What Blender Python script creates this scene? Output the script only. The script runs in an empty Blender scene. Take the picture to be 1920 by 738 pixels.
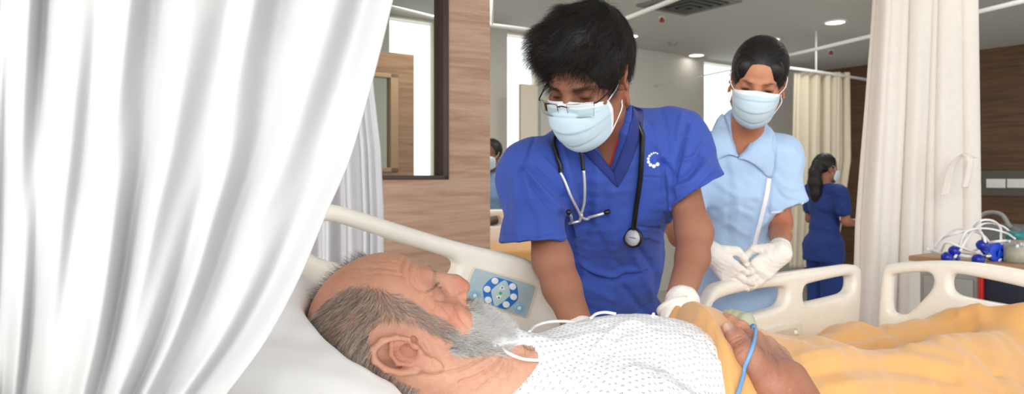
import bpy, bmesh, math, random, time
import numpy as np
from mathutils import Vector, Matrix
random.seed(7); RNG = np.random.default_rng(7)
COL = bpy.context.scene.collection
F = 1300.0; HZ = 330.0; CH = 1.32            # focal length in px, horizon row, eye height
CA, SA = 0.819, 0.574                         # room and bed run along d=(CA,SA)
def W(a, b, z=0.0): return (CA*a - SA*b, SA*a + CA*b, z)
def ray(u, v): return ((u-960)/F, 1.0, (HZ-v)/F)
def at(u, v, Y): return ((u-960)/F*Y, Y, CH+(HZ-v)/F*Y)
def on_b(u, v, b):                            # point of the long-side plane b
    k = (u-960)/F; a = (SA*b + k*CA*b)/(CA - k*SA); p = W(a, b); return a, CH+(HZ-v)/F*p[1]
def on_a(u, v, a):                            # point of the cross plane a
    k = (u-960)/F; b = (CA*a - k*SA*a)/(SA + k*CA); p = W(a, b); return b, CH+(HZ-v)/F*p[1]
def nrm(v): v = np.asarray(v, float); return v/np.linalg.norm(v)
# ---------------------------------------------------------------- objects
def tag(o, label=None, cat=None, group=None, kind=None):
    if label: o['label'] = label
    if cat: o['category'] = cat
    if group: o['group'] = group
    if kind: o['kind'] = kind
    return o
def empty(name, loc=(0,0,0), label=None, cat=None, group=None):
    o = bpy.data.objects.new(name, None); COL.objects.link(o); o.location = loc
    o.empty_display_size = .05
    bpy.context.view_layer.update()
    return tag(o, label, cat, group)
def link(name, me, mat, parent=None):
    o = bpy.data.objects.new(name, me); COL.objects.link(o)
    if mat is not None:
        for m in (mat if isinstance(mat, (list, tuple)) else [mat]): me.materials.append(m)
    if parent is not None:
        o.parent = parent
        mw = Matrix.Translation(parent.location) if parent.parent is None else parent.matrix_world
        o.matrix_parent_inverse = mw.inverted()
    return o
def mesh_np(verts, faces, smooth=True):
    verts = np.asarray(verts, np.float32); faces = np.asarray(faces, np.int32)
    me = bpy.data.meshes.new('m'); k = faces.shape[1]
    me.vertices.add(len(verts)); me.vertices.foreach_set('co', verts.ravel())
    me.loops.add(faces.size); me.loops.foreach_set('vertex_index', faces.ravel())
    me.polygons.add(len(faces)); me.polygons.foreach_set('loop_start', np.arange(0, faces.size, k, dtype=np.int32))
    try: me.polygons.foreach_set('loop_total', np.full(len(faces), k, np.int32))
    except Exception: pass
    me.update(calc_edges=True); me.validate()
    me.polygons.foreach_set('use_smooth', np.full(len(me.polygons), smooth)); me.update()
    return me
def bm_mesh(bm, smooth=False):
    me = bpy.data.meshes.new('m'); bmesh.ops.recalc_face_normals(bm, faces=bm.faces); bm.to_mesh(me); bm.free()
    if smooth:
        for p in me.polygons: p.use_smooth = True
    return me
def setcol(me, cols):
    at_ = me.color_attributes.new('Col', 'FLOAT_COLOR', 'POINT')
    c = np.ones((len(me.vertices), 4), np.float32); c[:, :3] = cols; at_.data.foreach_set('color', c.ravel())
def coords(me):
    a = np.empty(len(me.vertices)*3, np.float32); me.vertices.foreach_get('co', a); return a.reshape(-1, 3)
def normals(me):
    a = np.empty(len(me.vertices)*3, np.float32); me.vertex_normals.foreach_get('vector', a); return a.reshape(-1, 3)
def boxes(name, items, mat, parent=None, bevel=0.0, smooth=False):
    """items: (a0,a1,b0,b1,z0,z1) boxes in room axes"""
    bm = bmesh.new()
    for (a0, a1, b0, b1, z0, z1) in items:
        vs = [bm.verts.new(W(a, b, z)) for a in (a0, a1) for b in (b0, b1) for z in (z0, z1)]
        for f in ((0,1,3,2), (4,6,7,5), (0,4,5,1), (2,3,7,6), (0,2,6,4), (1,5,7,3)):
            bm.faces.new([vs[i] for i in f])
    if bevel: bmesh.ops.bevel(bm, geom=list(bm.edges), offset=bevel, segments=3, profile=.6, affect='EDGES')
    return link(name, bm_mesh(bm, smooth or bevel > 0), mat, parent)
def tube_mesh(lines, seg=12):
    """lines: list of (points, radius or radii)"""
    V, Fc = [], []; off = 0
    for pts, rad in lines:
        P = np.asarray(pts, float); n = len(P); R = np.full(n, rad) if np.isscalar(rad) else np.asarray(rad, float)
        T = np.gradient(P, axis=0); T /= np.linalg.norm(T, axis=1)[:, None]+1e-12
        up = np.array([0, 0, 1.0]) if abs(T[0][2]) < .9 else np.array([1.0, 0, 0])
        A = np.cross(T[0], up); A /= np.linalg.norm(A); ring = []
        for i in range(n):
            A = A - T[i]*A.dot(T[i]); A /= np.linalg.norm(A)+1e-12; B = np.cross(T[i], A)
            th = np.arange(seg)*2*math.pi/seg
            ring.append(P[i]+R[i]*(np.cos(th)[:, None]*A+np.sin(th)[:, None]*B))
        V.append(np.concatenate(ring)); 
        for i in range(n-1):
            for j in range(seg):
                k = (j+1) % seg; Fc.append((off+i*seg+j, off+i*seg+k, off+(i+1)*seg+k, off+(i+1)*seg+j))
        V.append(np.array([P[0], P[-1]])); c0 = off+n*seg
        for j in range(seg):
            k = (j+1) % seg; Fc.append((c0, off+k, off+j, off+j)); Fc.append((c0+1, off+(n-1)*seg+j, off+(n-1)*seg+k, off+(n-1)*seg+k))
        off += n*seg+2
    V = np.concatenate(V)
    me = bpy.data.meshes.new('m'); me.from_pydata(V.tolist(), [], [tuple(dict.fromkeys(f)) for f in Fc]); me.update()
    for p in me.polygons: p.use_smooth = True
    return me
def spline(pts, n=40):
    """Catmull-Rom through points"""
    P = np.asarray(pts, float); P = np.vstack([2*P[0]-P[1], P, 2*P[-1]-P[-2]]); out = []
    m = len(P)-3
    for i in range(m):
        k = max(2, int(round(n/m)))
        for t in np.linspace(0, 1, k, endpoint=(i == m-1)):
            a, b, c, d = P[i:i+4]
            out.append(.5*((2*b)+(-a+c)*t+(2*a-5*b+4*c-d)*t*t+(-a+3*b-3*c+d)*t**3))
    return np.array(out)
def tubes(name, lines, mat, parent=None, seg=12): return link(name, tube_mesh(lines, seg), mat, parent)
def plate(outline, holes, mapf, ext, bev, curve_res=4):
    """filled outline with holes, rounded edges; mapf(x,y,w)->world"""
    cu = bpy.data.curves.new('c', 'CURVE'); cu.dimensions = '2D'; cu.fill_mode = 'BOTH'
    for poly in [outline]+holes:
        sp = cu.splines.new('POLY'); sp.points.add(len(poly)-1); sp.use_cyclic_u = True
        for i, q in enumerate(poly): sp.points[i].co = (q[0], q[1], 0, 1)
    cu.extrude = ext; cu.bevel_depth = bev; cu.bevel_resolution = curve_res; cu.offset = -bev
    o = bpy.data.objects.new('tmp', cu); COL.objects.link(o)
    dg = bpy.context.evaluated_depsgraph_get(); me = bpy.data.meshes.new_from_object(o.evaluated_get(dg))
    bpy.data.objects.remove(o); bpy.data.curves.remove(cu)
    for v in me.vertices: v.co = mapf(v.co.x, v.co.y, v.co.z)
    me.update(); bm = bmesh.new(); bm.from_mesh(me); bmesh.ops.remove_doubles(bm, verts=bm.verts, dist=1e-5)
    me2 = bm_mesh(bm, True); 
    try: me2.set_sharp_from_angle(angle=math.radians(50))
    except Exception: pass
    return me2
def rnd(poly, n=6, closed=True):
    """smooth closed polygon by Chaikin corner cutting"""
    P = np.asarray(poly, float)
    for _ in range(n if n < 5 else 3):
        Q = np.roll(P, -1, 0); P = np.stack([P*.75+Q*.25, P*.25+Q*.75], 1).reshape(-1, P.shape[1])
    return [tuple(x) for x in P]
def grid_mesh(X, closed_u=False):
    """X (n,m,3) points"""
    n, m = X.shape[:2]; idx = np.arange(n*m).reshape(n, m)
    f = np.stack([idx[:-1, :-1], idx[1:, :-1], idx[1:, 1:], idx[:-1, 1:]], -1).reshape(-1, 4)
    if closed_u:
        g = np.stack([idx[-1, :-1], idx[0, :-1], idx[0, 1:], idx[-1, 1:]], -1).reshape(-1, 4); f = np.vstack([f, g])
    return mesh_np(X.reshape(-1, 3), f)
def solid(o, t, off=0.0):
    m = o.modifiers.new('thickness', 'SOLIDIFY'); m.thickness = t; m.offset = off; return o
# ---------------------------------------------------------------- distance-field sculpting
class Clay:
    def __init__(s, lo, hi, h, R=None, O=None):
        s.lo = np.array(lo, float); s.h = h; s.n = np.ceil((np.array(hi)-s.lo)/h).astype(int)+1
        s.ax = [s.lo[i]+np.arange(s.n[i])*h for i in range(3)]
        s.D = np.full(s.n, 1.0, np.float32); s.R = np.eye(3); s.O = np.zeros(3); s.S = 1.0
    def frame(s, R, O): s.R = np.asarray(R, float); s.O = np.asarray(O, float); return s   # columns of R = local axes
    def w(s, p): return s.O+s.R @ (np.asarray(p, float)*s.S)
    def _sl(s, lo, hi):
        i0 = np.clip(np.floor((lo-s.lo)/s.h).astype(int), 0, s.n); i1 = np.clip(np.ceil((hi-s.lo)/s.h).astype(int)+1, 0, s.n)
        if (i1 <= i0).any(): return None
        sl = tuple(slice(i0[i], i1[i]) for i in range(3))
        X = s.ax[0][sl[0]][:, None, None].astype(np.float32); Y = s.ax[1][sl[1]][None, :, None].astype(np.float32); Z = s.ax[2][sl[2]][None, None, :].astype(np.float32)
        return sl, X, Y, Z
    def _put(s, sl, d, k, op):
        D = s.D[sl]
        if op == 'add':
            if k > 0:
                h = np.clip(.5+.5*(D-d)/k, 0, 1); s.D[sl] = D*(1-h)+d*h-k*h*(1-h)
            else: s.D[sl] = np.minimum(D, d)
        elif op == 'sub':
            if k > 0:
                h = np.clip(.5-.5*(D+d)/k, 0, 1); s.D[sl] = D*(1-h)-d*h+k*h*(1-h)
            else: s.D[sl] = np.maximum(D, -d)
    def ell(s, c, r, k=.01, op='add', R=None):
        c = s.w(c); r = np.asarray(r, float)*np.ones(3)*s.S; M = s.R if R is None else s.R @ R
        ext = np.sqrt(((M*r)**2).sum(1)) + k + 3*s.h + (.02 if op == 'add' else 0)
        q = s._sl(c-ext, c+ext)
        if q is None: return s
        sl, X, Y, Z = q; X = X-c[0]; Y = Y-c[1]; Z = Z-c[2]
        l = [M[0, i]*X+M[1, i]*Y+M[2, i]*Z for i in range(3)]
        k0 = np.sqrt((l[0]/r[0])**2+(l[1]/r[1])**2+(l[2]/r[2])**2)
        k1 = np.sqrt((l[0]/r[0]**2)**2+(l[1]/r[1]**2)**2+(l[2]/r[2]**2)**2)+1e-9
        s._put(sl, (k0*(k0-1)/k1).astype(np.float32), k, op); return s
    def cap(s, a, b, ra, rb=None, k=.01, op='add', flat=None):
        rb = ra if rb is None else rb; ra *= s.S; rb *= s.S; a = s.w(a); b = s.w(b); rm = max(ra, rb)+k+3*s.h+(.02 if op == 'add' else 0)
        q = s._sl(np.minimum(a, b)-rm, np.maximum(a, b)+rm)
        if q is None: return s
        sl, X, Y, Z = q; ab = b-a; L = max(ab.dot(ab), 1e-12)
        px, py, pz = X-a[0], Y-a[1], Z-a[2]
        t = np.clip((px*ab[0]+py*ab[1]+pz*ab[2])/L, 0, 1)
        d = np.sqrt((px-t*ab[0])**2+(py-t*ab[1])**2+(pz-t*ab[2])**2)-(ra+(rb-ra)*t)
        s._put(sl, d.astype(np.float32), k, op); return s
    def chain(s, pts, rad, k=.008, op='add'):
        rad = [rad]*len(pts) if np.isscalar(rad) else rad
        for i in range(len(pts)-1): s.cap(pts[i], pts[i+1], rad[i], rad[i+1], k, op)
        return s
    def bump(s, pts, w, amp):
        """adds (amp>0) or carves (amp<0) a soft ridge along a polyline"""
        P = [s.w(p) for p in pts]; w *= s.S; amp *= s.S
        if len(P) == 1: P = [P[0], P[0]+1e-6]
        lo = np.min(P, 0)-3*w; hi = np.max(P, 0)+3*w; q = s._sl(lo, hi)
        if q is None: return s
        sl, X, Y, Z = q; best = None
        for a, b in zip(P[:-1], P[1:]):
            ab = b-a; L = max(ab.dot(ab), 1e-12); px, py, pz = X-a[0], Y-a[1], Z-a[2]
            t = np.clip((px*ab[0]+py*ab[1]+pz*ab[2])/L, 0, 1)
            d = (px-t*ab[0])**2+(py-t*ab[1])**2+(pz-t*ab[2])**2
            best = d if best is None else np.minimum(best, d)
        s.D[sl] -= (amp*np.exp(-best/(w*w))).astype(np.float32); return s
    def cut(s, p, n, k=.0):
        """remove everything on the side n points to"""
        p = s.w(p); n = s.R @ nrm(n); X, Y, Z = np.ix_(*s.ax)
        d = -((X-p[0])*n[0]+(Y-p[1])*n[1]+(Z-p[2])*n[2]).astype(np.float32)
        s._put((slice(None),)*3, d, k, 'sub'); return s
    def mesh(s):
        D = s.D; 
        for i in range(3):   # close at the border
            sl = [slice(None)]*3; sl[i] = 0; D[tuple(sl)] = np.maximum(D[tuple(sl)], .5*s.h); sl[i] = -1; D[tuple(sl)] = np.maximum(D[tuple(sl)], .5*s.h)
        B = D < 0; nx, ny, nz = D.shape
        c = np.zeros((nx-1, ny-1, nz-1), np.int8)
        for dx in (0, 1):
            for dy in (0, 1):
                for dz in (0, 1): c += B[dx:nx-1+dx, dy:ny-1+dy, dz:nz-1+dz]
        act = (c > 0) & (c < 8); I, J, K = np.nonzero(act); n = len(I)
        vid = np.full(act.shape, -1, np.int32); vid[I, J, K] = np.arange(n)
        S = np.zeros((n, 3), np.float64); cnt = np.zeros(n)
        cor = [(x, y, z) for x in (0, 1) for y in (0, 1) for z in (0, 1)]
        for i, p in enumerate(cor):
            for q in cor[i+1:]:
                if sum(abs(p[k]-q[k]) for k in range(3)) != 1: continue
                d0 = D[I+p[0], J+p[1], K+p[2]]; d1 = D[I+q[0], J+q[1], K+q[2]]; m = (d0 < 0) != (d1 < 0)
                t = np.where(m, d0/np.where(m, d0-d1, 1), 0)
                for k in range(3): S[:, k] += np.where(m, p[k]+t*(q[k]-p[k]), 0)
                cnt += m
        V = (np.stack([I, J, K], 1)+S/np.maximum(cnt, 1)[:, None])*s.h+s.lo
        Q = []
        for ax in range(3):
            u, v = [(1, 2), (2, 0), (0, 1)][ax]
            a = [slice(1, -1)]*3; a[ax] = slice(0, -1); b = [slice(1, -1)]*3; b[ax] = slice(1, None)
            A0, A1 = B[tuple(a)], B[tuple(b)]; ch = A0 != A1; ii = np.array(np.nonzero(ch)).T; sg = A0[ch]
            off = np.ones(3, int); off[ax] = 0; ii = ii+off
            def g(du, dv):
                jj = ii.copy(); jj[:, u] -= du; jj[:, v] -= dv; return vid[jj[:, 0], jj[:, 1], jj[:, 2]]
            q = np.stack([g(0, 0), g(1, 0), g(1, 1), g(0, 1)], 1)
            q[~sg] = q[~sg][:, ::-1]; Q.append(q)
        Q = np.concatenate(Q); return V, Q
    def sample(s, P):
        q = (np.asarray(P)-s.lo)/s.h; i = np.clip(np.floor(q).astype(int), 0, s.n-2); f = np.clip(q-i, 0, 1); r = 0
        for dx in (0, 1):
            for dy in (0, 1):
                for dz in (0, 1):
                    w = (f[:, 0] if dx else 1-f[:, 0])*(f[:, 1] if dy else 1-f[:, 1])*(f[:, 2] if dz else 1-f[:, 2])
                    r = r+w*s.D[i[:, 0]+dx, i[:, 1]+dy, i[:, 2]+dz]
        return r
    def grad(s, P):
        e = s.h; P = np.asarray(P, float); G = np.stack([s.sample(P+np.eye(3)[i]*e)-s.sample(P-np.eye(3)[i]*e) for i in range(3)], 1)
        return G/(np.linalg.norm(G, axis=1)[:, None]+1e-9)
def proj(V):
    V = np.asarray(V); return np.stack([960+F*V[:, 0]/V[:, 1], HZ-F*(V[:, 2]-CH)/V[:, 1]], 1)
def pdist(UV, pts):
    pts = np.asarray(pts, float); best = np.full(len(UV), 1e9)
    if len(pts) == 1: return np.hypot(*(UV-pts[0]).T)
    for a, b in zip(pts[:-1], pts[1:]):
        ab = b-a; t = np.clip(((UV-a)@ab)/max(ab@ab, 1e-9), 0, 1); best = np.minimum(best, np.hypot(*(UV-a-t[:, None]*ab).T))
    return best
def folds(V, N, lines, gain=1.0, ymax=None):
    """press folds into a surface: lines = (pixel polyline, width px, height m)"""
    UV = proj(V); vd = V-np.array([0, 0, CH]); vd /= np.linalg.norm(vd, axis=1)[:, None]
    wt = np.clip(-(vd*N).sum(1)*2.5, 0, 1)
    if ymax is not None: wt = wt*(V[:, 1] < ymax)
    disp = np.zeros(len(V))
    for ln in lines:
        pts, w, amp = ln[:3]; pts = np.asarray(pts, float)
        if len(pts) > 2: pts = spline(pts, 5*len(pts))
        lo, hi = pts.min(0)-3*w, pts.max(0)+3*w
        m = np.nonzero((UV[:, 0] > lo[0]) & (UV[:, 0] < hi[0]) & (UV[:, 1] > lo[1]) & (UV[:, 1] < hi[1]))[0]
        if len(m) == 0: continue
        d = pdist(UV[m], pts); prof = np.exp(-(d/w)**2) if len(ln) < 4 else np.exp(-(d/w))
        disp[m] += amp*prof
    return V+N*(disp*wt*gain)[:, None]
def snoise(P, scale, seed=0, octv=3):
    """cheap smooth pseudo-noise, -1..1"""
    r = np.random.default_rng(seed); out = np.zeros(len(P)); amp = 1; tot = 0
    for o in range(octv):
        for _ in range(4):
            k = r.normal(size=P.shape[1]); k *= (2**o)/np.linalg.norm(k)/scale; out += amp*np.sin(P@k*6.28+r.uniform(0, 6.28))
        tot += amp*2; amp *= .55
    return out/tot
# ---------------------------------------------------------------- hair
def strands(roots, dirs, L, wid, flow=None, nseg=5, curl=0.0, clay=None, lift=0.001, cols=None, seed=1, grav=(0, 0, 0)):
    r = np.random.default_rng(seed); n = len(roots); P = roots.copy(); d = dirs.copy(); L = np.asarray(L)*np.ones(n); st = L/nseg
    pts = [P.copy()]; g = np.asarray(grav, float)
    for i in range(nseg):
        d = d+g+r.normal(size=d.shape)*curl
        if flow is not None: d = d*.6+flow(P)*.4
        d /= np.linalg.norm(d, axis=1)[:, None]+1e-9; P = P+d*st[:, None]
        if clay is not None:
            s_ = clay.sample(P); want = lift*(i+1)/nseg
            m = s_ < want
            if m.any(): P[m] += clay.grad(P[m])*(want-s_[m])[:, None]
        pts.append(P.copy())
    A = np.stack(pts, 1); T = np.gradient(A, axis=1); T /= np.linalg.norm(T, axis=2)[:, :, None]+1e-9
    ref = r.normal(size=(n, 1, 3)); N1 = np.cross(T, ref); N1 /= np.linalg.norm(N1, axis=2)[:, :, None]+1e-9; N2 = np.cross(T, N1)
    wv = np.linspace(1, .15, nseg+1)[None, :, None]*(np.asarray(wid)*np.ones(n))[:, None, None]/2
    V = np.stack([A+wv*(math.cos(a)*N1+math.sin(a)*N2) for a in (0, 2.094, 4.189)], 2)   # n,nseg+1,3,3
    base = (np.arange(n)*(nseg+1)*3)[:, None, None]; i = np.arange(nseg)[None, :, None]*3; j = np.arange(3)[None, None, :]; k = (j+1) % 3
    Fq = np.stack([base+i+j, base+i+k, base+i+3+k, base+i+3+j], -1).reshape(-1, 4)
    C = None if cols is None else np.repeat(cols, (nseg+1)*3, axis=0)
    return V.reshape(-1, 3), Fq, C
def merge(parts):
    V, Fq, C = [], [], []; o = 0
    for v, f, c in parts: V.append(v); Fq.append(f+o); C.append(c if c is not None else np.zeros((len(v), 3))); o += len(v)
    return np.concatenate(V), np.concatenate(Fq), np.concatenate(C)
# ---------------------------------------------------------------- materials
def lin(*c):
    c = c[0] if len(c) == 1 else c
    if isinstance(c, str): c = [int(c[i:i+2], 16)/255 for i in (0, 2, 4)]
    return tuple((x/12.92 if x <= .04045 else ((x+.055)/1.055)**2.4) for x in c)
class NT:
    def __init__(s, name):
        s.m = bpy.data.materials.new(name); s.m.use_nodes = True; s.t = s.m.node_tree; s.b = s.t.nodes['Principled BSDF']; s.out = s.t.nodes['Material Output']
    def n(s, typ, **kw):
        o = s.t.nodes.new(typ)
        for k, v in kw.items():
            if k in o.inputs.keys(): o.inputs[k].default_value = v
            else: setattr(o, k, v)
        return o
    def l(s, a, b): s.t.links.new(a, b)
    def coord(s, kind='Object', scale=(1, 1, 1), rot=(0, 0, 0)):
        c = s.n('ShaderNodeTexCoord'); m = s.n('ShaderNodeMapping'); s.l(c.outputs[kind], m.inputs[0])
        m.inputs['Scale'].default_value = scale; m.inputs['Rotation'].default_value = rot; return m.outputs[0]
    def ramp(s, fac, stops):
        r = s.n('ShaderNodeValToRGB'); e = r.color_ramp.elements
        while len(e) < len(stops): e.new(.5)
        for i, (p, c) in enumerate(stops): e[i].position = p; e[i].color = tuple(c)+(1,) if len(c) == 3 else c
        s.l(fac, r.inputs[0]); return r.outputs[0]
    def noise(s, vec, scale, detail=4, rough=.55, dist=0): 
        n = s.n('ShaderNodeTexNoise'); n.inputs['Scale'].default_value = scale; n.inputs['Detail'].default_value = detail
        n.inputs['Roughness'].default_value = rough; n.inputs['Distortion'].default_value = dist; s.l(vec, n.inputs['Vector']); return n.outputs['Fac']
    def bump(s, h, strength=.3, dist=.001, prev=None):
        b = s.n('ShaderNodeBump'); b.inputs['Strength'].default_value = strength; b.inputs['Distance'].default_value = dist; s.l(h, b.inputs['Height'])
        if prev is not None: s.l(prev, b.inputs['Normal'])
        return b.outputs[0]
    def mix(s, f, a, b, mode='MIX'):
        m = s.n('ShaderNodeMix'); m.data_type = 'RGBA'; m.blend_type = mode
        for v, i in ((f, 0), (a, 6), (b, 7)):
            if isinstance(v, (int, float)): m.inputs[i].default_value = v
            elif isinstance(v, tuple): m.inputs[i].default_value = v if len(v) == 4 else v+(1,)
            else: s.l(v, m.inputs[i])
        return m.outputs[2]
    def set(s, **kw):
        for k, v in kw.items():
            k = {'col': 'Base Color', 'rough': 'Roughness', 'metal': 'Metallic', 'spec': 'Specular IOR Level', 'sss': 'Subsurface Weight', 'alpha': 'Alpha', 'trans': 'Transmission Weight', 'normal': 'Normal', 'sheen': 'Sheen Weight', 'emit': 'Emission Color', 'estr': 'Emission Strength', 'coat': 'Coat Weight'}.get(k, k)
            i = s.b.inputs[k]
            if hasattr(v, 'is_linked') or hasattr(v, 'links'): s.l(v, i)
            elif k in ('Base Color', 'Emission Color'): i.default_value = tuple(v)+(1,)
            else: i.default_value = v
        return s
def plain(name, col, rough=.5, **kw):
    t = NT(name); vec = t.coord(); nz = t.noise(vec, 40); c = lin(col)
    t.set(col=t.mix(nz, tuple(x*.93 for x in c), tuple(min(1, x*1.05) for x in c)), rough=rough, **kw); return t.m
def cloth(name, col, weave=900, wr=.25, rough=.85, sheen=.1, scale=14, wdist=.004, trans=0.0):
    t = NT(name); vec = t.coord(); c = lin(col)
    n1 = t.noise(vec, scale, 5, .6, .6); n2 = t.noise(vec, weave, 2)
    nb = t.bump(n2, .25, .0006, t.bump(n1, wr, wdist))
    t.set(col=t.mix(t.noise(vec, 30, 3), tuple(x*.94 for x in c), tuple(min(1, x*1.04) for x in c)), rough=rough, sheen=sheen, normal=nb, spec=.25)
    if trans:
        tr = t.n('ShaderNodeBsdfTranslucent'); tr.inputs[0].default_value = c+(1,); mx = t.n('ShaderNodeMixShader'); mx.inputs[0].default_value = trans
        t.l(nb, tr.inputs['Normal']); t.l(t.b.outputs[0], mx.inputs[1]); t.l(tr.outputs[0], mx.inputs[2]); t.l(mx.outputs[0], t.out.inputs[0])
    return t.m
def vcol(name, rough=.5, pore=0.3, psc=900, sss=.08, spec=.4, mottle=.12, hairy=False, pd=.0006):
    t = NT(name); a = t.n('ShaderNodeAttribute'); a.attribute_name = 'Col'; vec = t.coord()
    n = t.noise(vec, 55, 6, .65); dark = t.mix(1.0, a.outputs['Color'], (1-mottle*1.3, 1-mottle*1.9, 1-mottle*2.2), 'MULTIPLY')
    c = t.mix(n, dark, a.outputs['Color']); h = t.noise(vec, psc, 3, .6); h2 = t.noise(vec, 140, 4, .6)
    t.set(col=c, rough=rough, spec=spec, sss=sss, normal=t.bump(h2, pore*.7, pd*2, t.bump(h, pore, pd)))
    t.b.inputs['Subsurface Radius'].default_value = (.8, .35, .2); t.b.inputs['Subsurface Scale'].default_value = .006
    return t.m
def hairmat(name, rough=.45, spec=.5, trans=0):
    t = NT(name); a = t.n('ShaderNodeAttribute'); a.attribute_name = 'Col'; n = t.noise(t.coord(), 60)
    t.set(col=t.mix(n, t.mix(1.0, a.outputs['Color'], (.8, .8, .8), 'MULTIPLY'), a.outputs['Color']), rough=rough, spec=spec)
    if trans:
        tr = t.n('ShaderNodeBsdfTranslucent'); t.l(a.outputs['Color'], tr.inputs[0]); mx = t.n('ShaderNodeMixShader'); mx.inputs[0].default_value = trans
        t.l(t.b.outputs[0], mx.inputs[1]); t.l(tr.outputs[0], mx.inputs[2]); t.l(mx.outputs[0], t.out.inputs[0])
    return t.m
def wood(name, c0, c1, c2, rot=0.0, rough=.45):
    t = NT(name); vec = t.coord('Object', (1, 1, 1), (0, 0, -math.atan2(SA, CA)))
    mp = t.n('ShaderNodeMapping'); t.l(vec, mp.inputs[0]); mp.inputs['Scale'].default_value = (1.1, 1.1, 16)
    n = t.noise(mp.outputs[0], 1.6, 7, .62, .9); mp2 = t.n('ShaderNodeMapping'); t.l(vec, mp2.inputs[0]); mp2.inputs['Scale'].default_value = (4, 4, 130)
    n2 = t.noise(mp2.outputs[0], 1.5, 4, .6, .3)
    c = t.ramp(n, [(.25, c0), (.45, c1), (.62, c2), (.78, c1)]); 
    t.set(col=t.mix(n2, t.mix(1.0, c, (.78, .76, .74), 'MULTIPLY'), c), rough=rough, normal=t.bump(n2, .15, .001), spec=.35); return t.m
# ================================================================ SETTING
CEIL = 2.75
M = {}
M['ceil'] = plain('ceiling_paint', (.80, .80, .79), .8)
M['wallgrey'] = plain('grey_paint', (.80, .79, .76), .75)
M['beige'] = plain('beige_paint', (.86, .83, .76), .7)
M['woodl'] = wood('walnut_light', lin('b08a72'), lin('cba58c'), lin('dab9a3'))
M['woodd'] = wood('walnut_dark', lin('4c3525'), lin('624733'), lin('71543c'))
M['woodm'] = wood('walnut_mid', lin('7d604a'), lin('9b7a61'), lin('ad8b70'))
M['framebrown'] = plain('brown_aluminium', (.27, .20, .17), .4)
M['framelight'] = plain('light_wood_trim', (.66, .55, .42), .5)
t = NT('vinyl_floor'); vec = t.coord(); t.set(col=t.mix(t.noise(vec, 3, 6), lin('a8a296'), lin('c0bbb0')), rough=.35); M['floor'] = t.m
M['white'] = plain('white_metal', (.93, .93, .92), .35)
t = NT('window_glass'); t.set(col=(1, 1, 1), rough=.0, spec=.5)
gl = t.n('ShaderNodeBsdfGlossy'); gl.inputs['Roughness'].default_value = .02; tr = t.n('ShaderNodeBsdfTransparent'); tr.inputs[0].default_value = (.93, .95, .94, 1)
mx = t.n('ShaderNodeMixShader'); fr = t.n('ShaderNodeFresnel'); fr.inputs[0].default_value = 1.12
t.l(fr.outputs[0], mx.inputs[0]); t.l(tr.outputs[0], mx.inputs[1]); t.l(gl.outputs[0], mx.inputs[2]); t.l(mx.outputs[0], t.out.inputs[0]); M['glass'] = t.m

def st(name, items, mat, bevel=0, parent=None):
    o = boxes(name, items, mat, parent, bevel)
    if parent is None: o['kind'] = 'structure'
    return o
A0, A1, B0, BB = -2.2, 8.85, -2.6, 5.56
st('floor', [(A0, A1+.2, B0, BB+.3, -.1, 0)], M['floor'])
st('ceiling', [(A0, A1+.2, B0, BB+.3, CEIL, CEIL+.15)], M['ceil'])
st('wall_right', [(A1, A1+.15, B0, BB+.3, 0, CEIL)], M['woodd'])
# far long wall with full-height windows
wins = [(on_b(728, 0, BB)[0], on_b(824, 0, BB)[0]), (on_b(951, 0, BB)[0], on_b(1016, 0, BB)[0]), (on_b(1320, 0, BB)[0], on_b(1400, 0, BB)[0])]
segs = []; a = A0
for (w0, w1) in wins: segs.append((a, w0)); a = w1
segs.append((a, A1+.15))
wz0, wz1 = .55, CEIL-.005
items = [(s0, s1, BB, BB+.18, 0, CEIL) for s0, s1 in segs]+[(w0, w1, BB, BB+.18, 0, wz0) for w0, w1 in wins]+[(w0, w1, BB, BB+.18, wz1, CEIL) for w0, w1 in wins]
st('wall_back', items, M['wallgrey'])
for i, (w0, w1) in enumerate(wins):
    f = st('window_%d' % (i+2), [(w0, w0+.035, BB+.05, BB+.12, wz0, wz1), (w1-.035, w1, BB+.05, BB+.12, wz0, wz1), (w0, w1, BB+.05, BB+.12, wz0, wz0+.05), (w0, w1, BB+.05, BB+.12, wz1-.02, wz1)], M['beige'], .004)
    boxes('pane', [(w0+.03, w1-.03, BB+.08, BB+.086, wz0+.04, wz1-.03)], M['glass'], f)
# panelled partition with an inner window
PB = 3.2
wl, wr = on_b(560, 0, PB)[0], on_b(841, 0, PB)[0]; pe = on_b(919, 0, PB)[0]
wzb, wzt = 1.302, 2.62
st('wall_left', [(A0, wl, PB, PB+.14, 0, CEIL), (wr, pe, PB, PB+.14, 0, CEIL), (wl, wr, PB, PB+.14, 0, wzb), (wl, wr, PB, PB+.14, wzt, CEIL)], M['woodl'])
f = st('window_1', [(wl, wl+.03, PB-.006, PB+.1, wzb, wzt), (wr-.034, wr, PB-.006, PB+.1, wzb, wzt), (wl, wr, PB-.006, PB+.1, wzb, wzb+.022), (wl, wr, PB-.006, PB+.1, wzt-.03, wzt)], M['framebrown'], .003)
boxes('pane', [(wl+.02, wr-.03, PB+.04, PB+.046, wzb+.02, wzt-.02)], M['glass'], f)
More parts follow.
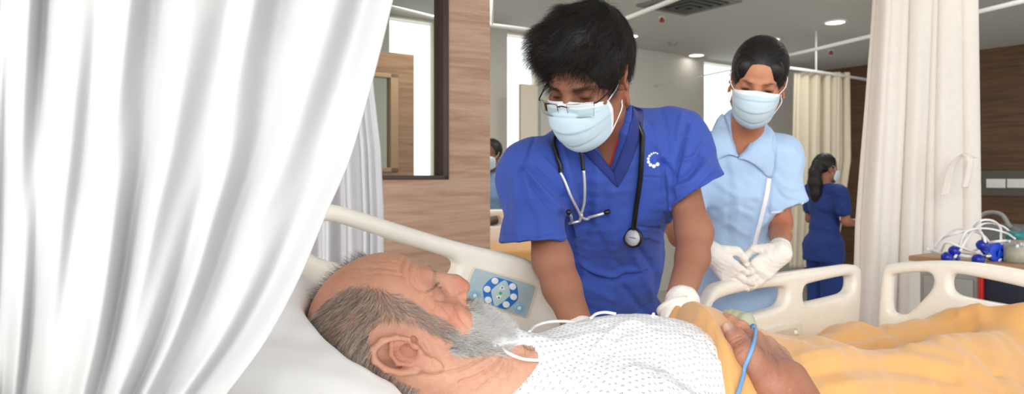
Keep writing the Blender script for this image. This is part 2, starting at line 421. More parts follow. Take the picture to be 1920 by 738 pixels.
# second panelled partition beyond it, with its own narrow window
QB = 4.55
def qa(u): return on_b(u, 0, QB)[0]
qz = lambda v, u=740: on_b(u, v, QB)[1]
q0, q1 = qa(560), qa(776); qt = qz(99); i0, i1, iz0, iz1 = qa(640), qa(746), qz(322), qz(139)
st('wall_panel_back', [(q0, i0, QB, QB+.1, 0, qt), (i1, q1, QB, QB+.1, 0, qt), (i0, i1, QB, QB+.1, 0, iz0), (i0, i1, QB, QB+.1, iz1, qt)], M['woodm'])
f = st('window_5', [(i0, i1, QB-.01, QB+.06, iz0, iz0+.03), (i0, i1, QB-.01, QB+.06, iz1-.03, iz1), (i1-.06, i1, QB-.01, QB+.06, iz0, iz1)], M['framelight'], .003)
boxes('pane', [(i0, i1-.03, QB+.03, QB+.036, iz0+.02, iz1-.02)], M['glass'], f)
# grey column beside the middle window and beige wall strips near the far corner
st('trim_1', [(on_b(977, 0, BB-.35)[0], on_b(1008, 0, BB-.35)[0], BB-.35, BB-.31, .2, on_b(990, 158, BB-.35)[1])], M['beige'], .003)
# trunking with sockets on the wood wall
tb0, tb1 = on_a(1990, 0, A1)[0], on_a(1822, 0, A1)[0]
zt, zb = on_a(1870, 319, A1)[1], on_a(1870, 367, A1)[1]
o = boxes('service_trunking', [(A1-.06, A1, tb0, tb1, zb, zt)], plain('grey_trunking', (.36, .34, .31), .5), None, .008)
tag(o, 'long grey service trunking fixed along the dark wood wall', 'trunking')
for (u0, u1, lb) in ((1850, 1886, 'white socket plate nearer the cream curtain on grey trunking'), (1889, 1924, 'white socket plate at the outer end of grey trunking')):
    b1, z1 = on_a(u0, 335, A1-.06); b0, z0 = on_a(u1, 352, A1-.06)
    o = boxes('socket_plate', [(A1-.075, A1-.06, b0, b1, z0, z1)], M['white'], None, .003); tag(o, lb, 'socket', 'sockets on the trunking')
    bw = (b1-b0)/3
    for k in range(3): boxes('switch', [(A1-.081, A1-.075, b0+bw*(k+.2), b0+bw*(k+.8), z0+(z1-z0)*.25, z0+(z1-z0)*.75)], M['white'], o, .001)
# ceiling fittings
t = NT('lamp_disc'); t.set(col=(1, 1, 1), emit=(1, .96, .88), estr=9.0); M['lamp'] = t.m
def on_ceiling(u, v, z=CEIL):
    Y = (z-CH)*F/(HZ-v); return ((u-960)/F*Y, Y, z)
def lathe(name, prof, mat, parent=None, seg=28, M4=None):
    X = np.array([[(r*math.cos(t_), r*math.sin(t_), z) for r, z in prof] for t_ in np.arange(seg)*2*math.pi/seg])
    me = grid_mesh(X, True); 
    if M4 is not None: me.transform(M4); me.update()
    o = link(name, me, mat, parent); return o
for (u, v, lb) in ((1180, 66, 'round ceiling downlight just beside the bending doctor\'s hair'), (1306, 102, 'round ceiling downlight furthest from the camera, above grey wall'), (1446, 73, 'round ceiling downlight directly above the nurse\'s hair'), (1566, 40, 'round ceiling downlight closest to the cream curtain')):
    p = on_ceiling(u, v); root = empty('ceiling_downlight', p, lb, 'ceiling light', 'recessed round downlights')
    T = Matrix.Translation(p)
    lathe('trim_ring', [(.082, 0), (.1, -.001), (.103, -.012), (.088, -.018), (.08, -.012), (.08, 0)], M['white'], root, M4=T)
    lathe('diffuser', [(.0001, -.014), (.05, -.0155), (.082, -.008), (.082, 0)], M['lamp'], root, M4=T)
p = on_ceiling(1291, 4); root = empty('ceiling_vent', p, 'square louvred air vent in the grey ceiling', 'vent')
c = Vector(p); ap = CA*c.x+SA*c.y; bp_ = -SA*c.x+CA*c.y
ventm = plain('vent_grey', (.30, .30, .29), .6)
def sqring(h0, h1, z0, z1): return [(ap-h1, ap+h1, bp_-h1, bp_-h0, z0, z1), (ap-h1, ap+h1, bp_+h0, bp_+h1, z0, z1), (ap-h1, ap-h0, bp_-h0, bp_+h0, z0, z1), (ap+h0, ap+h1, bp_-h0, bp_+h0, z0, z1)]
boxes('frame', sqring(.24, .3, CEIL-.02, CEIL), plain('vent_frame_grey', (.5, .5, .49), .6), root, .003)
for k in range(4): boxes('louvre', sqring(.2-.055*k, .225-.055*k, CEIL-.03-.008*k, CEIL-.004), ventm, root)
boxes('backing', [(ap-.24, ap+.24, bp_-.24, bp_+.24, CEIL-.003, CEIL-.001)], plain('vent_dark', (.12, .12, .12), .8), root)
red = plain('sprinkler_red', (.62, .2, .14), .4)
for (u, v, lb) in ((1241, 36, 'small red sprinkler head on the ceiling below the air vent'), (1558, 98, 'small red sprinkler head on the ceiling beside the curtain hanger')):
    p = on_ceiling(u, v-4); root = empty('sprinkler_head', p, lb, 'sprinkler', 'ceiling sprinklers'); T = Matrix.Translation(p)
    lathe('escutcheon', [(.0001, -.006), (.03, -.005), (.034, 0)], M['white'], root, M4=T); lathe('bulb', [(.012, 0), (.014, -.02), (.022, -.03), (.022, -.045), (.0001, -.048)], red, root, M4=T)
p = on_ceiling(1262, 80); o = lathe('smoke_detector', [(.0001, -.035), (.04, -.03), (.05, -.01), (.052, 0)], plain('detector_grey', (.62, .62, .6), .5), M4=Matrix.Translation(p)); tag(o, 'small pale smoke detector on the ceiling between two downlights', 'detector')
# curtain tracks under the ceiling
TZ = 2.35
def track(pts, lb, r=.013, hang=()):
    P = [on_ceiling(u, v, TZ) for u, v in pts]; root = empty('curtain_track', P[0], lb, 'curtain track', 'suspended curtain tracks')
    tubes('rod', [(P, r)], M['white'], root)
    for (u, v) in hang:
        q = on_ceiling(u, v, TZ); tubes('hanger', [([(q[0], q[1], TZ), (q[0], q[1], CEIL)], .011)], M['white'], root)
track([(600, -3), (735, 14), (830, 37), (920, 47), (1010, 58), (1085, 66)], 'white curtain track beyond the wood partition and behind the doctor\'s hair', .014, [(922, 47)])
track([(1085, 66), (1165, 38), (1275, -5), (1340, -30)], 'white curtain track rising above the doctor\'s hair towards the vent', .015)
track([(1200, 167), (1290, 148), (1375, 130)], 'thin curtain track crossing in front of the bright far window', .007)
track([(1440, 112), (1530, 92), (1640, 66), (1740, 42), (1835, 22), (1925, 0)], 'white curtain track passing behind the cream curtain', .015)
track([(1455, 124), (1530, 134), (1680, 158)], 'white curtain track carrying the far beige curtain', .016, [(1530, 134)])
# ---------------------------------------------------------------- curtains
def curtain(name, left, right, Yf, amp, nf, mat, lb, cat='curtain', n=260, m=60, phase=0, seed=3, group=None, thick=.0012, top=None, var=.25, ripple=0.0, gather=None):
    """left/right: pixel edge polylines (u,v) from top to bottom; Yf(s,t)->depth; folds along depth"""
    L = np.array(left, float); Rr = np.array(right, float); r = np.random.default_rng(seed)
    v0, v1 = L[0, 1], L[-1, 1]; vs = np.linspace(v0, v1, m); t_ = np.linspace(0, 1, m); s = np.linspace(0, 1, n)
    ul = np.interp(vs, L[:, 1], L[:, 0]); ur = np.interp(vs, Rr[:, 1], Rr[:, 0])
    S = s+var*.5/nf*np.sin(2*math.pi*s*nf*.37+seed)+var*.4/nf*np.sin(2*math.pi*s*nf*.71+2*seed)
    ph = 2*math.pi*nf*S+phase
    Xo = np.zeros((n, m, 3))
    for j in range(m):
        Y = Yf(s, t_[j]); A = amp(s, t_[j]) if callable(amp) else amp
        wob = .35*np.sin(ph*.5+1.3+2*t_[j])+.25*np.sin(3*t_[j]+s*9)
        f_ = np.sin(ph+.25*np.sin(3*t_[j]+ph*.31)); 
        dY = A*(f_+wob*.5+.18*np.sin(2*ph+seed))
        u = ul[j]+(ur[j]-ul[j])*s; 
        x = (u-960)/F*Y; z = CH+(HZ-vs[j])/F*Y
        Xo[:, j, 0] = x+.35*A*np.cos(ph); Xo[:, j, 1] = Y+dY; Xo[:, j, 2] = z+ripple*np.sin(ph)*(j == 0)
    me = grid_mesh(Xo); o = link(name, me, mat); solid(o, thick); tag(o, lb, cat, group); return o
M['cur_near'] = cloth('white_curtain', (.76, .76, .765), weave=1500, wr=.0, rough=.9, sheen=.0, trans=.12)
M['cur_cream'] = cloth('cream_curtain', (.96, .93, .90), weave=1200, wr=.12, rough=.9, sheen=.0, scale=5, trans=.12)
M['cur_sheer'] = cloth('white_sheer', (.93, .93, .94), weave=1200, wr=.15, rough=.9, sheen=0, scale=5, trans=.3)
M['cur_far'] = cloth('beige_curtain', (.86, .82, .74), weave=900, wr=.1, rough=.9, sheen=0, scale=4, trans=.15)
# near curtain sweeping across the left of the view: fold crests given as (top u, bottom u, depth weight)
def near_curtain():
    lft = [(-70, -40), (-70, 800)]
    rgt = spline([(752, -60), (737, 0), (716, 85), (692, 175), (655, 300), (612, 400), (562, 520), (500, 636), (425, 738), (372, 800)], 80)
    n = 420; vs = np.concatenate([np.linspace(-2170, -100, 24), np.linspace(-60, 800, 90), np.linspace(815, 1010, 8)]); m = len(vs); ur = np.interp(vs, rgt[:, 1], rgt[:, 0])
    # crest / valley stations across, as a fraction of the width at the top and at the bottom (valleys shaded in the photo)
    val = [(-40, -30), (12, 10), (92, 58), (190, 140), (302, 205), (432, 262), (556, 320), (700, 385)]
    cr = [(-15, -10), (48, 32), (140, 92), (245, 172), (365, 232), (492, 292), (628, 352), (760, 440)]
    st_t = []; st_b = []; hh = []
    for a_, b_ in zip(val, cr): st_t += [a_[0], b_[0]]; st_b += [a_[1], b_[1]]; hh += [1, 0]
    X = np.zeros((n, m, 3)); q = np.linspace(0, len(hh)-1, n)
    k = np.arange(len(hh))
    for j, v in enumerate(vs):
        tt = min(max((v+60)/860, 0), 1.02); w = tt**1.9
        ut = np.interp(q, k, st_t); ub = np.interp(q, k, st_b)
        e0 = np.interp(v, rgt[:, 1], rgt[:, 0]); 
        u = ut*(1-w)+ub*w; sc = (e0+70)/((752*(1-w)+425*w)+70)
        ulast = st_t[-1]*(1-w)+st_b[-1]*w; u = -70+(u+70)*(e0+70)/(ulast+70)
        frac = np.abs(((q+1) % 2)-1); h = .5-.5*np.cos(math.pi*frac)      # 1 at valleys(even)... smooth
        h = np.where(True, .5+.5*np.cos(math.pi*q), 0)
        amp = .0105+.003*np.sin(q*1.7+1)+.002*np.sin(q*2.3+3*tt); amp = amp*(1-.4*tt)*np.clip((q+1)/5, .45, 1)
        Y = .535+.02*np.sin(q*.5+1)+amp*2*h + .002*np.sin(q*5+9*tt)
        X[:, j, 0] = (u-960)/F*Y; X[:, j, 1] = Y; X[:, j, 2] = CH+(HZ-v)/F*Y
    o = link('bed_curtain', grid_mesh(X), M['cur_near']); solid(o, .0008)
    tag(o, 'large smooth white curtain drawn across in front of the patient\'s pillow', 'curtain')
near_curtain()
curtain('privacy_curtain', [(1640, -84), (1632, 0), (1618, 200), (1600, 420), (1592, 620), (1590, 756)], [(1824, -84), (1825, 0), (1829, 200), (1833, 420), (1832, 620), (1830, 756)],
        lambda s, t_: 3.22+.1*s, .055, 6.3, M['cur_cream'], 'gathered cream curtain hanging between the bed footboard and the far room', var=.5, seed=4)
P_ = curtain('privacy_curtain', [(560, -315), (560, 990)], [(672, -315), (702, 160), (716, 280), (722, 400), (724, 990)],
        lambda s, t_: 2.0+.12*s, .028, 6, M['cur_sheer'], 'thin white curtain hanging behind the head of the bed beside wood partition', var=.6, seed=8)
curtain('privacy_curtain', [(1487, 136), (1484, 300), (1478, 500)], [(1590, 152), (1590, 300), (1560, 500)],
        lambda s, t_: 6.75+.45*s, .05, 8, M['cur_far'], 'far beige curtain hanging from ceiling track beyond the nurse', var=.4, seed=5)
def rod(p, q, lb):
    root = empty('curtain_track', p, lb, 'curtain track', 'suspended curtain tracks'); tubes('rod', [([p, q], .013)], M['white'], root)
    for r_ in (p, q): tubes('hanger', [([(r_[0], r_[1], TZ), (r_[0], r_[1], CEIL)], .01)], M['white'], root)
rod((-.62, .555, TZ+.014), (.4, .555, TZ+.014), 'white curtain track above the patient carrying the large front curtain')
rod((-.75, 2.06, TZ+.014), (-.2, 2.06, TZ+.014), 'white curtain track behind the head of the bed')
rod((1.4, 3.27, TZ+.014), (2.4, 3.27, TZ+.014), 'white curtain track carrying the gathered cream curtain')
# tie strip pinned on the cream curtain
tie = spline([at(1766, 365, 3.00), at(1776, 325, 3.09), at(1788, 300, 3.08), at(1806, 288, 3.07), at(1822, 296, 3.08)], 30)
X = np.zeros((len(tie), 4, 3)); 
for i, p in enumerate(tie):
    wd = .035
    for j in range(4): X[i, j] = p+np.array([wd*(j/3-.2), .004*math.sin(j*2), .25*wd*(j/3-.5)])
o = link('curtain_tie', grid_mesh(X), M['cur_cream']); solid(o, .003); tag(o, 'short folded cream cloth tie looped on the gathered cream curtain', 'curtain tie')
tie = spline([at(1806, 288, 3.05), at(1816, 300, 3.00), at(1812, 330, 3.01), at(1806, 352, 3.02)], 20)
X = np.array([[p+np.array([.03*(j/3-.3), 0, 0]) for j in range(4)] for p in tie]); e_ = link('loop', grid_mesh(X), M['cur_cream'], o); solid(e_, .002)
# ================================================================ BED
RB, FA = 1.18, 2.2                        # plane of the far rail, plane of the footboard
def pxb(px, b): return [on_b(u, v, b) for u, v in px]
M['cream'] = plain('cream_plastic', (.95, .93, .885), .32)
M['cream2'] = plain('cream_plastic_panel', (.92, .895, .845), .4)
t = NT('sheet_white'); vec = t.coord(); t.set(col=lin(.97, .97, .97), rough=.85, normal=t.bump(t.noise(vec, 9, 4), .15, .006), spec=.2); M['sheet'] = t.m
bed = empty('hospital_bed', W(1.0, .73, 0), 'white adjustable hospital bed the patient lies on, cream plastic side rails', 'bed')
def rail(name, out, holes, b, ext=.008, bev=.014, parent=bed, k=2):
    O_ = rnd(pxb(out, b), k); H_ = [rnd(pxb(h, b), k) for h in holes]
    return link(name, plate(O_, H_, lambda x, y, w_: W(x, b+w_, y), ext, bev), M['cream'], parent)
hr = rail('side_rail', [(560, 372), (565, 372), (640, 386), (740, 418), (860, 455), (950, 474), (985, 484), (1015, 508), (1033, 540), (1045, 590), (1056, 700), (1050, 760), (900, 780), (560, 700), (545, 690), (545, 385)],
     [[(600, 412), (640, 418), (740, 452), (836, 480), (848, 487), (852, 497), (845, 513), (835, 520), (812, 520), (632, 494), (590, 481), (575, 470), (580, 420)]], RB)
fr_ = rail('side_rail', [(1300, 760), (1302, 660), (1306, 600), (1313, 571), (1328, 540), (1345, 528), (1400, 519), (1480, 508), (1560, 499), (1592, 494), (1604, 499), (1606, 515), (1602, 600), (1592, 690), (1560, 760)],
     [[(1320, 582), (1326, 568), (1342, 556), (1392, 543), (1450, 535), (1463, 536), (1467, 546), (1464, 564), (1452, 576), (1369, 597), (1330, 600), (1322, 594)],
      [(1495, 548), (1498, 536), (1506, 530), (1570, 516), (1586, 514), (1591, 521), (1590, 538), (1584, 547), (1570, 553), (1503, 568), (1496, 562)]], RB)
# latch panel on the foot rail
bf = RB-.024
po = rnd(pxb([(1424, 622), (1430, 616), (1496, 602), (1503, 606), (1505, 650), (1500, 690), (1430, 700), (1424, 690)], bf), 2)
lp = link('latch_plate', plate(po, [], lambda x, y, w_: W(x, bf+w_, y), .002, .003), M['cream2'], fr_)
po = rnd(pxb([(1432, 630), (1436, 625), (1490, 613), (1496, 616), (1497, 650), (1493, 680), (1436, 690)], bf-.006), 2)
link('inset', plate(po, [], lambda x, y, w_: W(x, bf-.006+w_, y), .0005, .0015), plain('latch_inset', (.84, .80, .74), .4), fr_)
a_, z_ = on_b(1471, 640, bf-.01); boxes('release_slot', [(a_-.016, a_+.016, bf-.011, bf-.006, z_-.01, z_+.01)], plain('slot_grey', (.38, .35, .32), .5), fr_, .002)
a_, z_ = on_b(1493, 623, bf-.01); p = W(a_, bf-.008, z_)
def ball(name, c, r, mat, parent=None, seg=20, sc_=(1, 1, 1)):
    bm = bmesh.new(); bmesh.ops.create_uvsphere(bm, u_segments=seg, v_segments=seg//2, radius=1, matrix=Matrix.Translation(c) @ Matrix.Diagonal((r*sc_[0], r*sc_[1], r*sc_[2], 1)))
    return link(name, bm_mesh(bm, True), mat, parent)
ball('release_knob', p, .007, M['cream'], fr_)
# keypad on the head rail
kb = RB-.0225
def kp(name, px, off, mat, parent, k=2, ext=.0006, bev=.0006):
    b = kb-off; return link(name, plate(rnd(pxb(px, b), k) if k else pxb(px, b), [], lambda x, y, w_: W(x, b+w_, y), ext, bev, 2), mat, parent)
def kc(x, y): return (860+x/4.61, 480+y/4.61)
def circ(cx, cy, r, n=20, ky=1.0): return [kc(cx+r*math.cos(i*2*math.pi/n), cy+r*ky*math.sin(i*2*math.pi/n)) for i in range(n)]
keypad = kp('keypad', [kc(*q) for q in ((118, 112), (140, 92), (168, 96), (655, 232), (690, 256), (686, 290), (615, 505), (600, 530), (572, 534), (40, 365), (28, 350), (36, 330))], .001, plain('keypad_bezel', (.92, .88, .79), .4), hr)
kp('overlay', [kc(*q) for q in ((135, 118), (150, 104), (175, 110), (640, 246), (663, 262), (660, 285), (592, 505), (580, 522), (560, 520), (62, 352), (50, 340), (56, 322))], .003, plain('keypad_overlay', (.68, .77, .80), .35), keypad)
blue = plain('keypad_blue', (.15, .47, .82), .4); kw = plain('keypad_white', (.93, .95, .96), .4)
kp('key_field', [kc(*q) for q in ((262, 205), (300, 180), (335, 180), (490, 232), (506, 260), (515, 350), (505, 385), (430, 448), (395, 460), (240, 412), (222, 390), (208, 280), (218, 255))], .0045, blue, keypad, 1)
kp('centre_field', [kc(*q) for q in ((388, 203), (412, 212), (424, 235), (446, 320), (440, 345), (345, 425), (315, 432), (303, 415), (278, 310), (285, 285))], .006, plain('keypad_pale', (.74, .84, .85), .4), keypad, 1)
for (x, y) in ((313, 213), (246, 284), (255, 377), (410, 417), (474, 350), (466, 262)): kp('button', circ(x, y, 29), .0072, kw, keypad, 0, .0008, .0006)
for (x, y, s) in ((376, 268, 1), (347, 362, -1)):
    kp('button', [kc(x+dx, y+dy*s) for dx, dy in ((0, -24), (26, 18), (22, 24), (-24, 22), (-26, 14))], .0072, kw, keypad, 1)
    kp('arrow_mark', [kc(x+dx, y+2*s+dy*s) for dx, dy in ((0, -9), (9, 8), (-9, 8))], .0086, plain('mark_navy', (.1, .15, .45), .5), keypad, 0, .0002, .0001)
kp('indicator', circ(361, 319, 13), .0075, plain('led_green', (.25, .72, .42), .4), keypad, 0, .0006, .0003)
for (x, y) in ((140, 340), (525, 448)):
    for r_, col_, off in ((48, (.45, .70, .88), .0042), (40, (.68, .79, .83), .0048), (30, (.40, .66, .86), .0054), (21, (.72, .83, .88), .006)):
        kp('button', circ(x, y, r_, 8 if r_ == 48 else 20), off, plain('key_ring_%d' % r_, col_, .4), keypad, 0, .0003, .0002)
    kp('button', [kc(x+dx, y+dy) for dx, dy in ((-12, -8), (10, -14), (12, 10), (-10, 12))], .0066, kw, keypad, 0, .0003, .0002)
# footboard across the end of the bed
def pxa(px, a): return [on_a(u, v, a) for u, v in px]
out = pxa([(1646, 700), (1650, 600), (1656, 520), (1659, 503), (1668, 494), (1690, 491), (1771, 487), (1850, 493), (1925, 506), (2010, 525)], FA)
bc = out[-1][0]; full = out+[(2*bc-b, z) for b, z in out[-2::-1]]
h1 = pxa([(1674, 520), (1680, 512), (1740, 508), (1752, 513), (1756, 526), (1750, 545), (1712, 583), (1700, 590), (1680, 588), (1672, 575)], FA)
h2 = pxa([(1786, 522), (1792, 513), (1806, 512), (1920, 536), (1990, 556), (1990, 592), (1920, 576), (1812, 557), (1792, 549), (1786, 538)], FA)
h3 = [(2*bc-b, z) for b, z in h1[::-1]]; 
link('footboard', plate(rnd(full, 2), [rnd(h1, 2), rnd(h2, 2), rnd(h3, 2)], lambda x, y, w_: W(FA+w_, x, y), .008, .015), M['cream'], bed)
# headboard, frame, mattress
hb = [(.22, .5), (.24, 1.12), (.34, 1.2), (1.06, 1.2), (1.16, 1.12), (1.18, .5)]
link('headboard', plate(rnd(hb, 2), [], lambda x, y, w_: W(-.12+w_, x, y), .008, .014), M['cream'], bed)
def prof(a): return .995-.165*max(0, min(1, (a-.1)/.95)) if a < 1.05 else .83      # mattress top height
mz = lambda a: prof(a)
aa = [-.08, .0, .2, .5, .8, 1.0, 1.1, 1.5, 2.14]
bm = bmesh.new(); rings = []
for a in aa:
    zt_ = mz(a); rings.append([bm.verts.new(W(a, b, z)) for b, z in ((.3, zt_-.12), (.3, zt_-.02), (.32, zt_), (1.11, zt_), (1.13, zt_-.02), (1.13, zt_-.12))])
for r0, r1 in zip(rings[:-1], rings[1:]):
    for j in range(6): k = (j+1) % 6; bm.faces.new((r0[j], r0[k], r1[k], r1[j]))
bm.faces.new(rings[0]); bm.faces.new(rings[-1][::-1])
link('mattress', bm_mesh(bm, True), M['sheet'], bed)
boxes('bed_frame', [(-.1, 2.16, .34, 1.1, .5, .6), (-.02, .08, .4, 1.04, .15, .5), (1.9, 2.0, .4, 1.04, .15, .5), (-.1, 2.1, .42, .5, .1, .17), (-.1, 2.1, .94, 1.02, .1, .17)], M['white'], bed, .01)
for (a, b) in ((-.05, .42), (-.05, 1.02), (2.05, .42), (2.05, 1.02)):
    lathe('caster', [(.0001, -.02), (.05, -.02), (.06, -.012), (.06, .012), (.05, .02), (.0001, .02)], plain('caster_grey', (.3, .3, .3), .6), bed, M4=Matrix.Translation(W(a, b, .06)) @ Matrix.Rotation(math.pi/2, 4, 'X'))
    tubes('caster_stem', [([W(a, b, .06), W(a, b, .16)], .012)], M['white'], bed)
# ================================================================ HEADS
def frame_from(f, u):
    f = nrm(f); u = np.asarray(u, float); u = nrm(u-f*u.dot(f)); r = np.cross(f, u); return np.stack([r, f, u], 1)
def rx(t): c, s = math.cos(t), math.sin(t); return np.array([[1, 0, 0], [0, c, -s], [0, s, c]])
def ry(t): c, s = math.cos(t), math.sin(t); return np.array([[c, 0, s], [0, 1, 0], [-s, 0, c]])
def rz(t): c, s = math.cos(t), math.sin(t); return np.array([[c, -s, 0], [s, c, 0], [0, 0, 1]])
def ear(c, s, sc=1.0, big=0.0, tilt=.18, x0=.074, y0=-.002, z0=.0, flare=.45, detail=True):
    """s=+1 right ear, -1 left. local ear coords: e1 out from head, e2 towards the back, e3 up"""
    R0, O0 = c.R.copy(), c.O.copy()
    # axes
    out = nrm([s*math.cos(flare), -math.sin(flare)*-1*0+math.sin(flare)*.0, 0]); 
    Rl = rz(-s*flare) @ rx(tilt)
    B = R0 @ Rl
    c.frame(B, c.w((s*x0, y0, z0)))
    S = sc
    def q(x, y, z): return (s*x*S, y*S, z*S)      # x outward, y forward
    c.ell(q(.004, -.012, .004), (.006*S, .0165*S, .029*S), k=.006)
    rim = [(.006, .006, .006), (.011, .004, .020), (.014, -.005, .031), (.016, -.018, .034), (.017, -.029, .026), (.016, -.033, .010), (.014, -.030, -.006), (.011, -.022, -.020)]
    c.chain([q(*p) for p in rim], [.0028*S]*2+[.0036*S]*4+[.0034*S, .003*S], k=.0035)
    c.ell(q(.008, -.008, -.028-big), (.0045*S, .0095*S, (.012+big)*S), k=.006)
    if detail:
        c.ell(q(.014, -.017, .018), (.006*S, .0085*S, .013*S), k=.003, op='sub')
        c.chain([q(.010, -.004, .021), q(.013, -.016, .014), q(.013, -.022, .002), q(.011, -.017, -.012)], .0026*S, k=.003)
        c.ell(q(.012, -.006, -.002), (.0125*S, .0085*S, .0115*S), k=.002, op='sub')
        c.ell(q(-.002, .001, -.003), (.010*S, .0042*S, .005*S), k=.001, op='sub')
        c.ell(q(.002, -.003, -.003), (.007*S, .004*S, .0055*S), k=.002, op='sub')
        c.ell(q(.009, .0035, -.003), (.0036*S, .0035*S, .0065*S), k=.003)
        c.ell(q(.009, -.012, -.016), (.0034*S, .004*S, .004*S), k=.003)
    c.frame(R0, O0)
def head(c, male=True, age=0.0, fw=1.0, ears=(1, -1), eye_open=.25, nose=1.0, fine=True, earsc=1.0, earkw={}):
    c.ell((0, -.012, .045), (.0745*fw, .098, .088), k=0)
    c.ell((0, .028, .052), (.064*fw, .058, .056), k=.02)
    c.ell((0, .030, -.022), (.0585*fw, .060, .066), k=.025)
    for s in (1, -1):
        c.cap((s*.056*fw, -.004, -.012), (s*.052*fw, .006, -.062), .018, .017, k=.02)
        c.cap((s*.052*fw, .006, -.062), (s*.016, .070, -.097), .017, .016, k=.02)
        c.ell((s*.046*fw, .055, -.012), (.020, .022, .017), k=.016)
        c.ell((s*.036*fw, .062, -.048), (.020, .022, .024), k=.018)
    c.ell((0, .072, -.100), (.021, .019, .016), k=.014)
    c.ell((0, .078, -.066), (.028, .019, .022), k=.014)
    c.chain([(-.044*fw, .068, .026), (-.022, .083, .030), (0, .085, .028), (.022, .083, .030), (.044*fw, .068, .026)], [.006, .009, .008, .009, .006] if male else [.004, .006, .006, .006, .004], k=.012)
    for s in (1, -1): c.ell((s*.033, .098, .009), (.0175, .0155, .0125), k=.010, op='sub')
    # lids and eyes
    for s in (1, -1):
        c.ell((s*.032, .0705, .011), (.0155, .0145, .0125), k=.004)
        if fine: 
            zl = .011-.006*(1-eye_open)
            c.bump([(s*.020, .082, zl), (s*.027, .0865, zl-.0015), (s*.035, .0865, zl-.001), (s*.045, .080, zl+.001)], .0013, -.0016)
            c.bump([(s*.021, .085, .019), (s*.032, .090, .0215), (s*.044, .083, .0185)], .0018, -.0018)
    n = nose
    c.ell((0, .080, -.014), (.0135, .022, .034), k=.008)
    c.chain([(0, .083, .022), (0, .096*1, .004), (0, .086+.024*n, -.016), (0, .083+.029*n, -.030)], [.0075, .0075, .009, .0115], k=.010)
    for s in (1, -1):
        c.ell((s*.0125, .094, -.035), (.0078, .0105, .008), k=.006)
        c.ell((s*.0065, .101, -.0435), (.0036, .006, .0045), k=.002, op='sub')
        c.bump([(s*.019, .094, -.031), (s*.0215, .088, -.042), (s*.024, .082, -.055)], .003, -.002)
    c.chain([(-.022, .083, -.068), (-.010, .0945, -.063), (0, .096, -.0645), (.010, .0945, -.063), (.022, .083, -.068)], [.002, .0045, .0045, .0045, .002], k=.004)
    c.chain([(-.020, .084, -.070), (-.009, .0925, -.074), (0, .0935, -.0745), (.009, .0925, -.074), (.020, .084, -.070)], [.002, .005, .0055, .005, .002], k=.004)
    c.bump([(-.024, .085, -.069), (0, .099, -.069), (.024, .085, -.069)], .0014, -.0022)
    for s in ears: ear(c, s, sc=earsc, **earkw)
# ================================================================ THINGS WORN
from mathutils.bvhtree import BVHTree
def bvh(V, Q): return BVHTree.FromPolygons([tuple(v) for v in V], [tuple(int(i) for i in q) for q in Q])
CAMP = Vector((0, 0, CH))
def hit(tree, u, v, off=0.0, Y=None):
    d = Vector(ray(u, v)).normalized(); h = tree.ray_cast(CAMP, d)
    p = h[0] if h[0] is not None else (CAMP+d*(Y*d.length/1.0) if Y else None)
    if p is None: return None
    n = h[1] if h[1] is not None else -d
    if n.dot(d) > 0: n = -n
    q = p+n*off; return np.array(q)
def hits(tree, pts, off, Y=1.5, n=40, sm=8):
    P = spline(pts, n) if len(pts) > 2 else np.linspace(pts[0], pts[1], n); out = []
    for u, v in P:
        h = hit(tree, u, v, off)
        if h is None: h = out[-1] if out else np.array(at(u, v, Y))
        out.append(h)
    out = np.array(out)
    for _ in range(sm): out[1:-1] = (out[:-2]+2*out[1:-1]+out[2:])/4
    return out
def ribbon(name, tree, p1, p2, mat, parent, off=.001, thick=.0008, n=40, m=6):
    P1 = spline(p1, n) if len(p1) > 2 else np.linspace(p1[0], p1[1], n); P2 = spline(p2, len(P1)) if len(p2) > 2 else np.linspace(p2[0], p2[1], len(P1))
    k = min(len(P1), len(P2)); P1, P2 = P1[:k], P2[:k]; X = np.zeros((k, m, 3)); last = None
    for i in range(k):
        for j in range(m):
            q = P1[i]*(1-j/(m-1))+P2[i]*(j/(m-1)); h = hit(tree, q[0], q[1], off)
            if h is None: h = last if last is not None else np.array(at(q[0], q[1], 1.5))
            X[i, j] = h; last = h
    for _ in range(2): X[1:-1] = (X[:-2]+2*X[1:-1]+X[2:])/4
    return solid(link(name, grid_mesh(X), mat, parent), thick, 0)
t = NT('mask_fabric'); vec = t.coord(); t.set(col=lin('c3d9e5'), rough=.8, spec=.2, sss=.0, normal=t.bump(t.noise(vec, 30, 4), .35, .004)); M['mask'] = t.m
t = NT('mask_band'); t.set(col=lin('eef1f4'), rough=.8, spec=.2); M['maskw'] = t.m
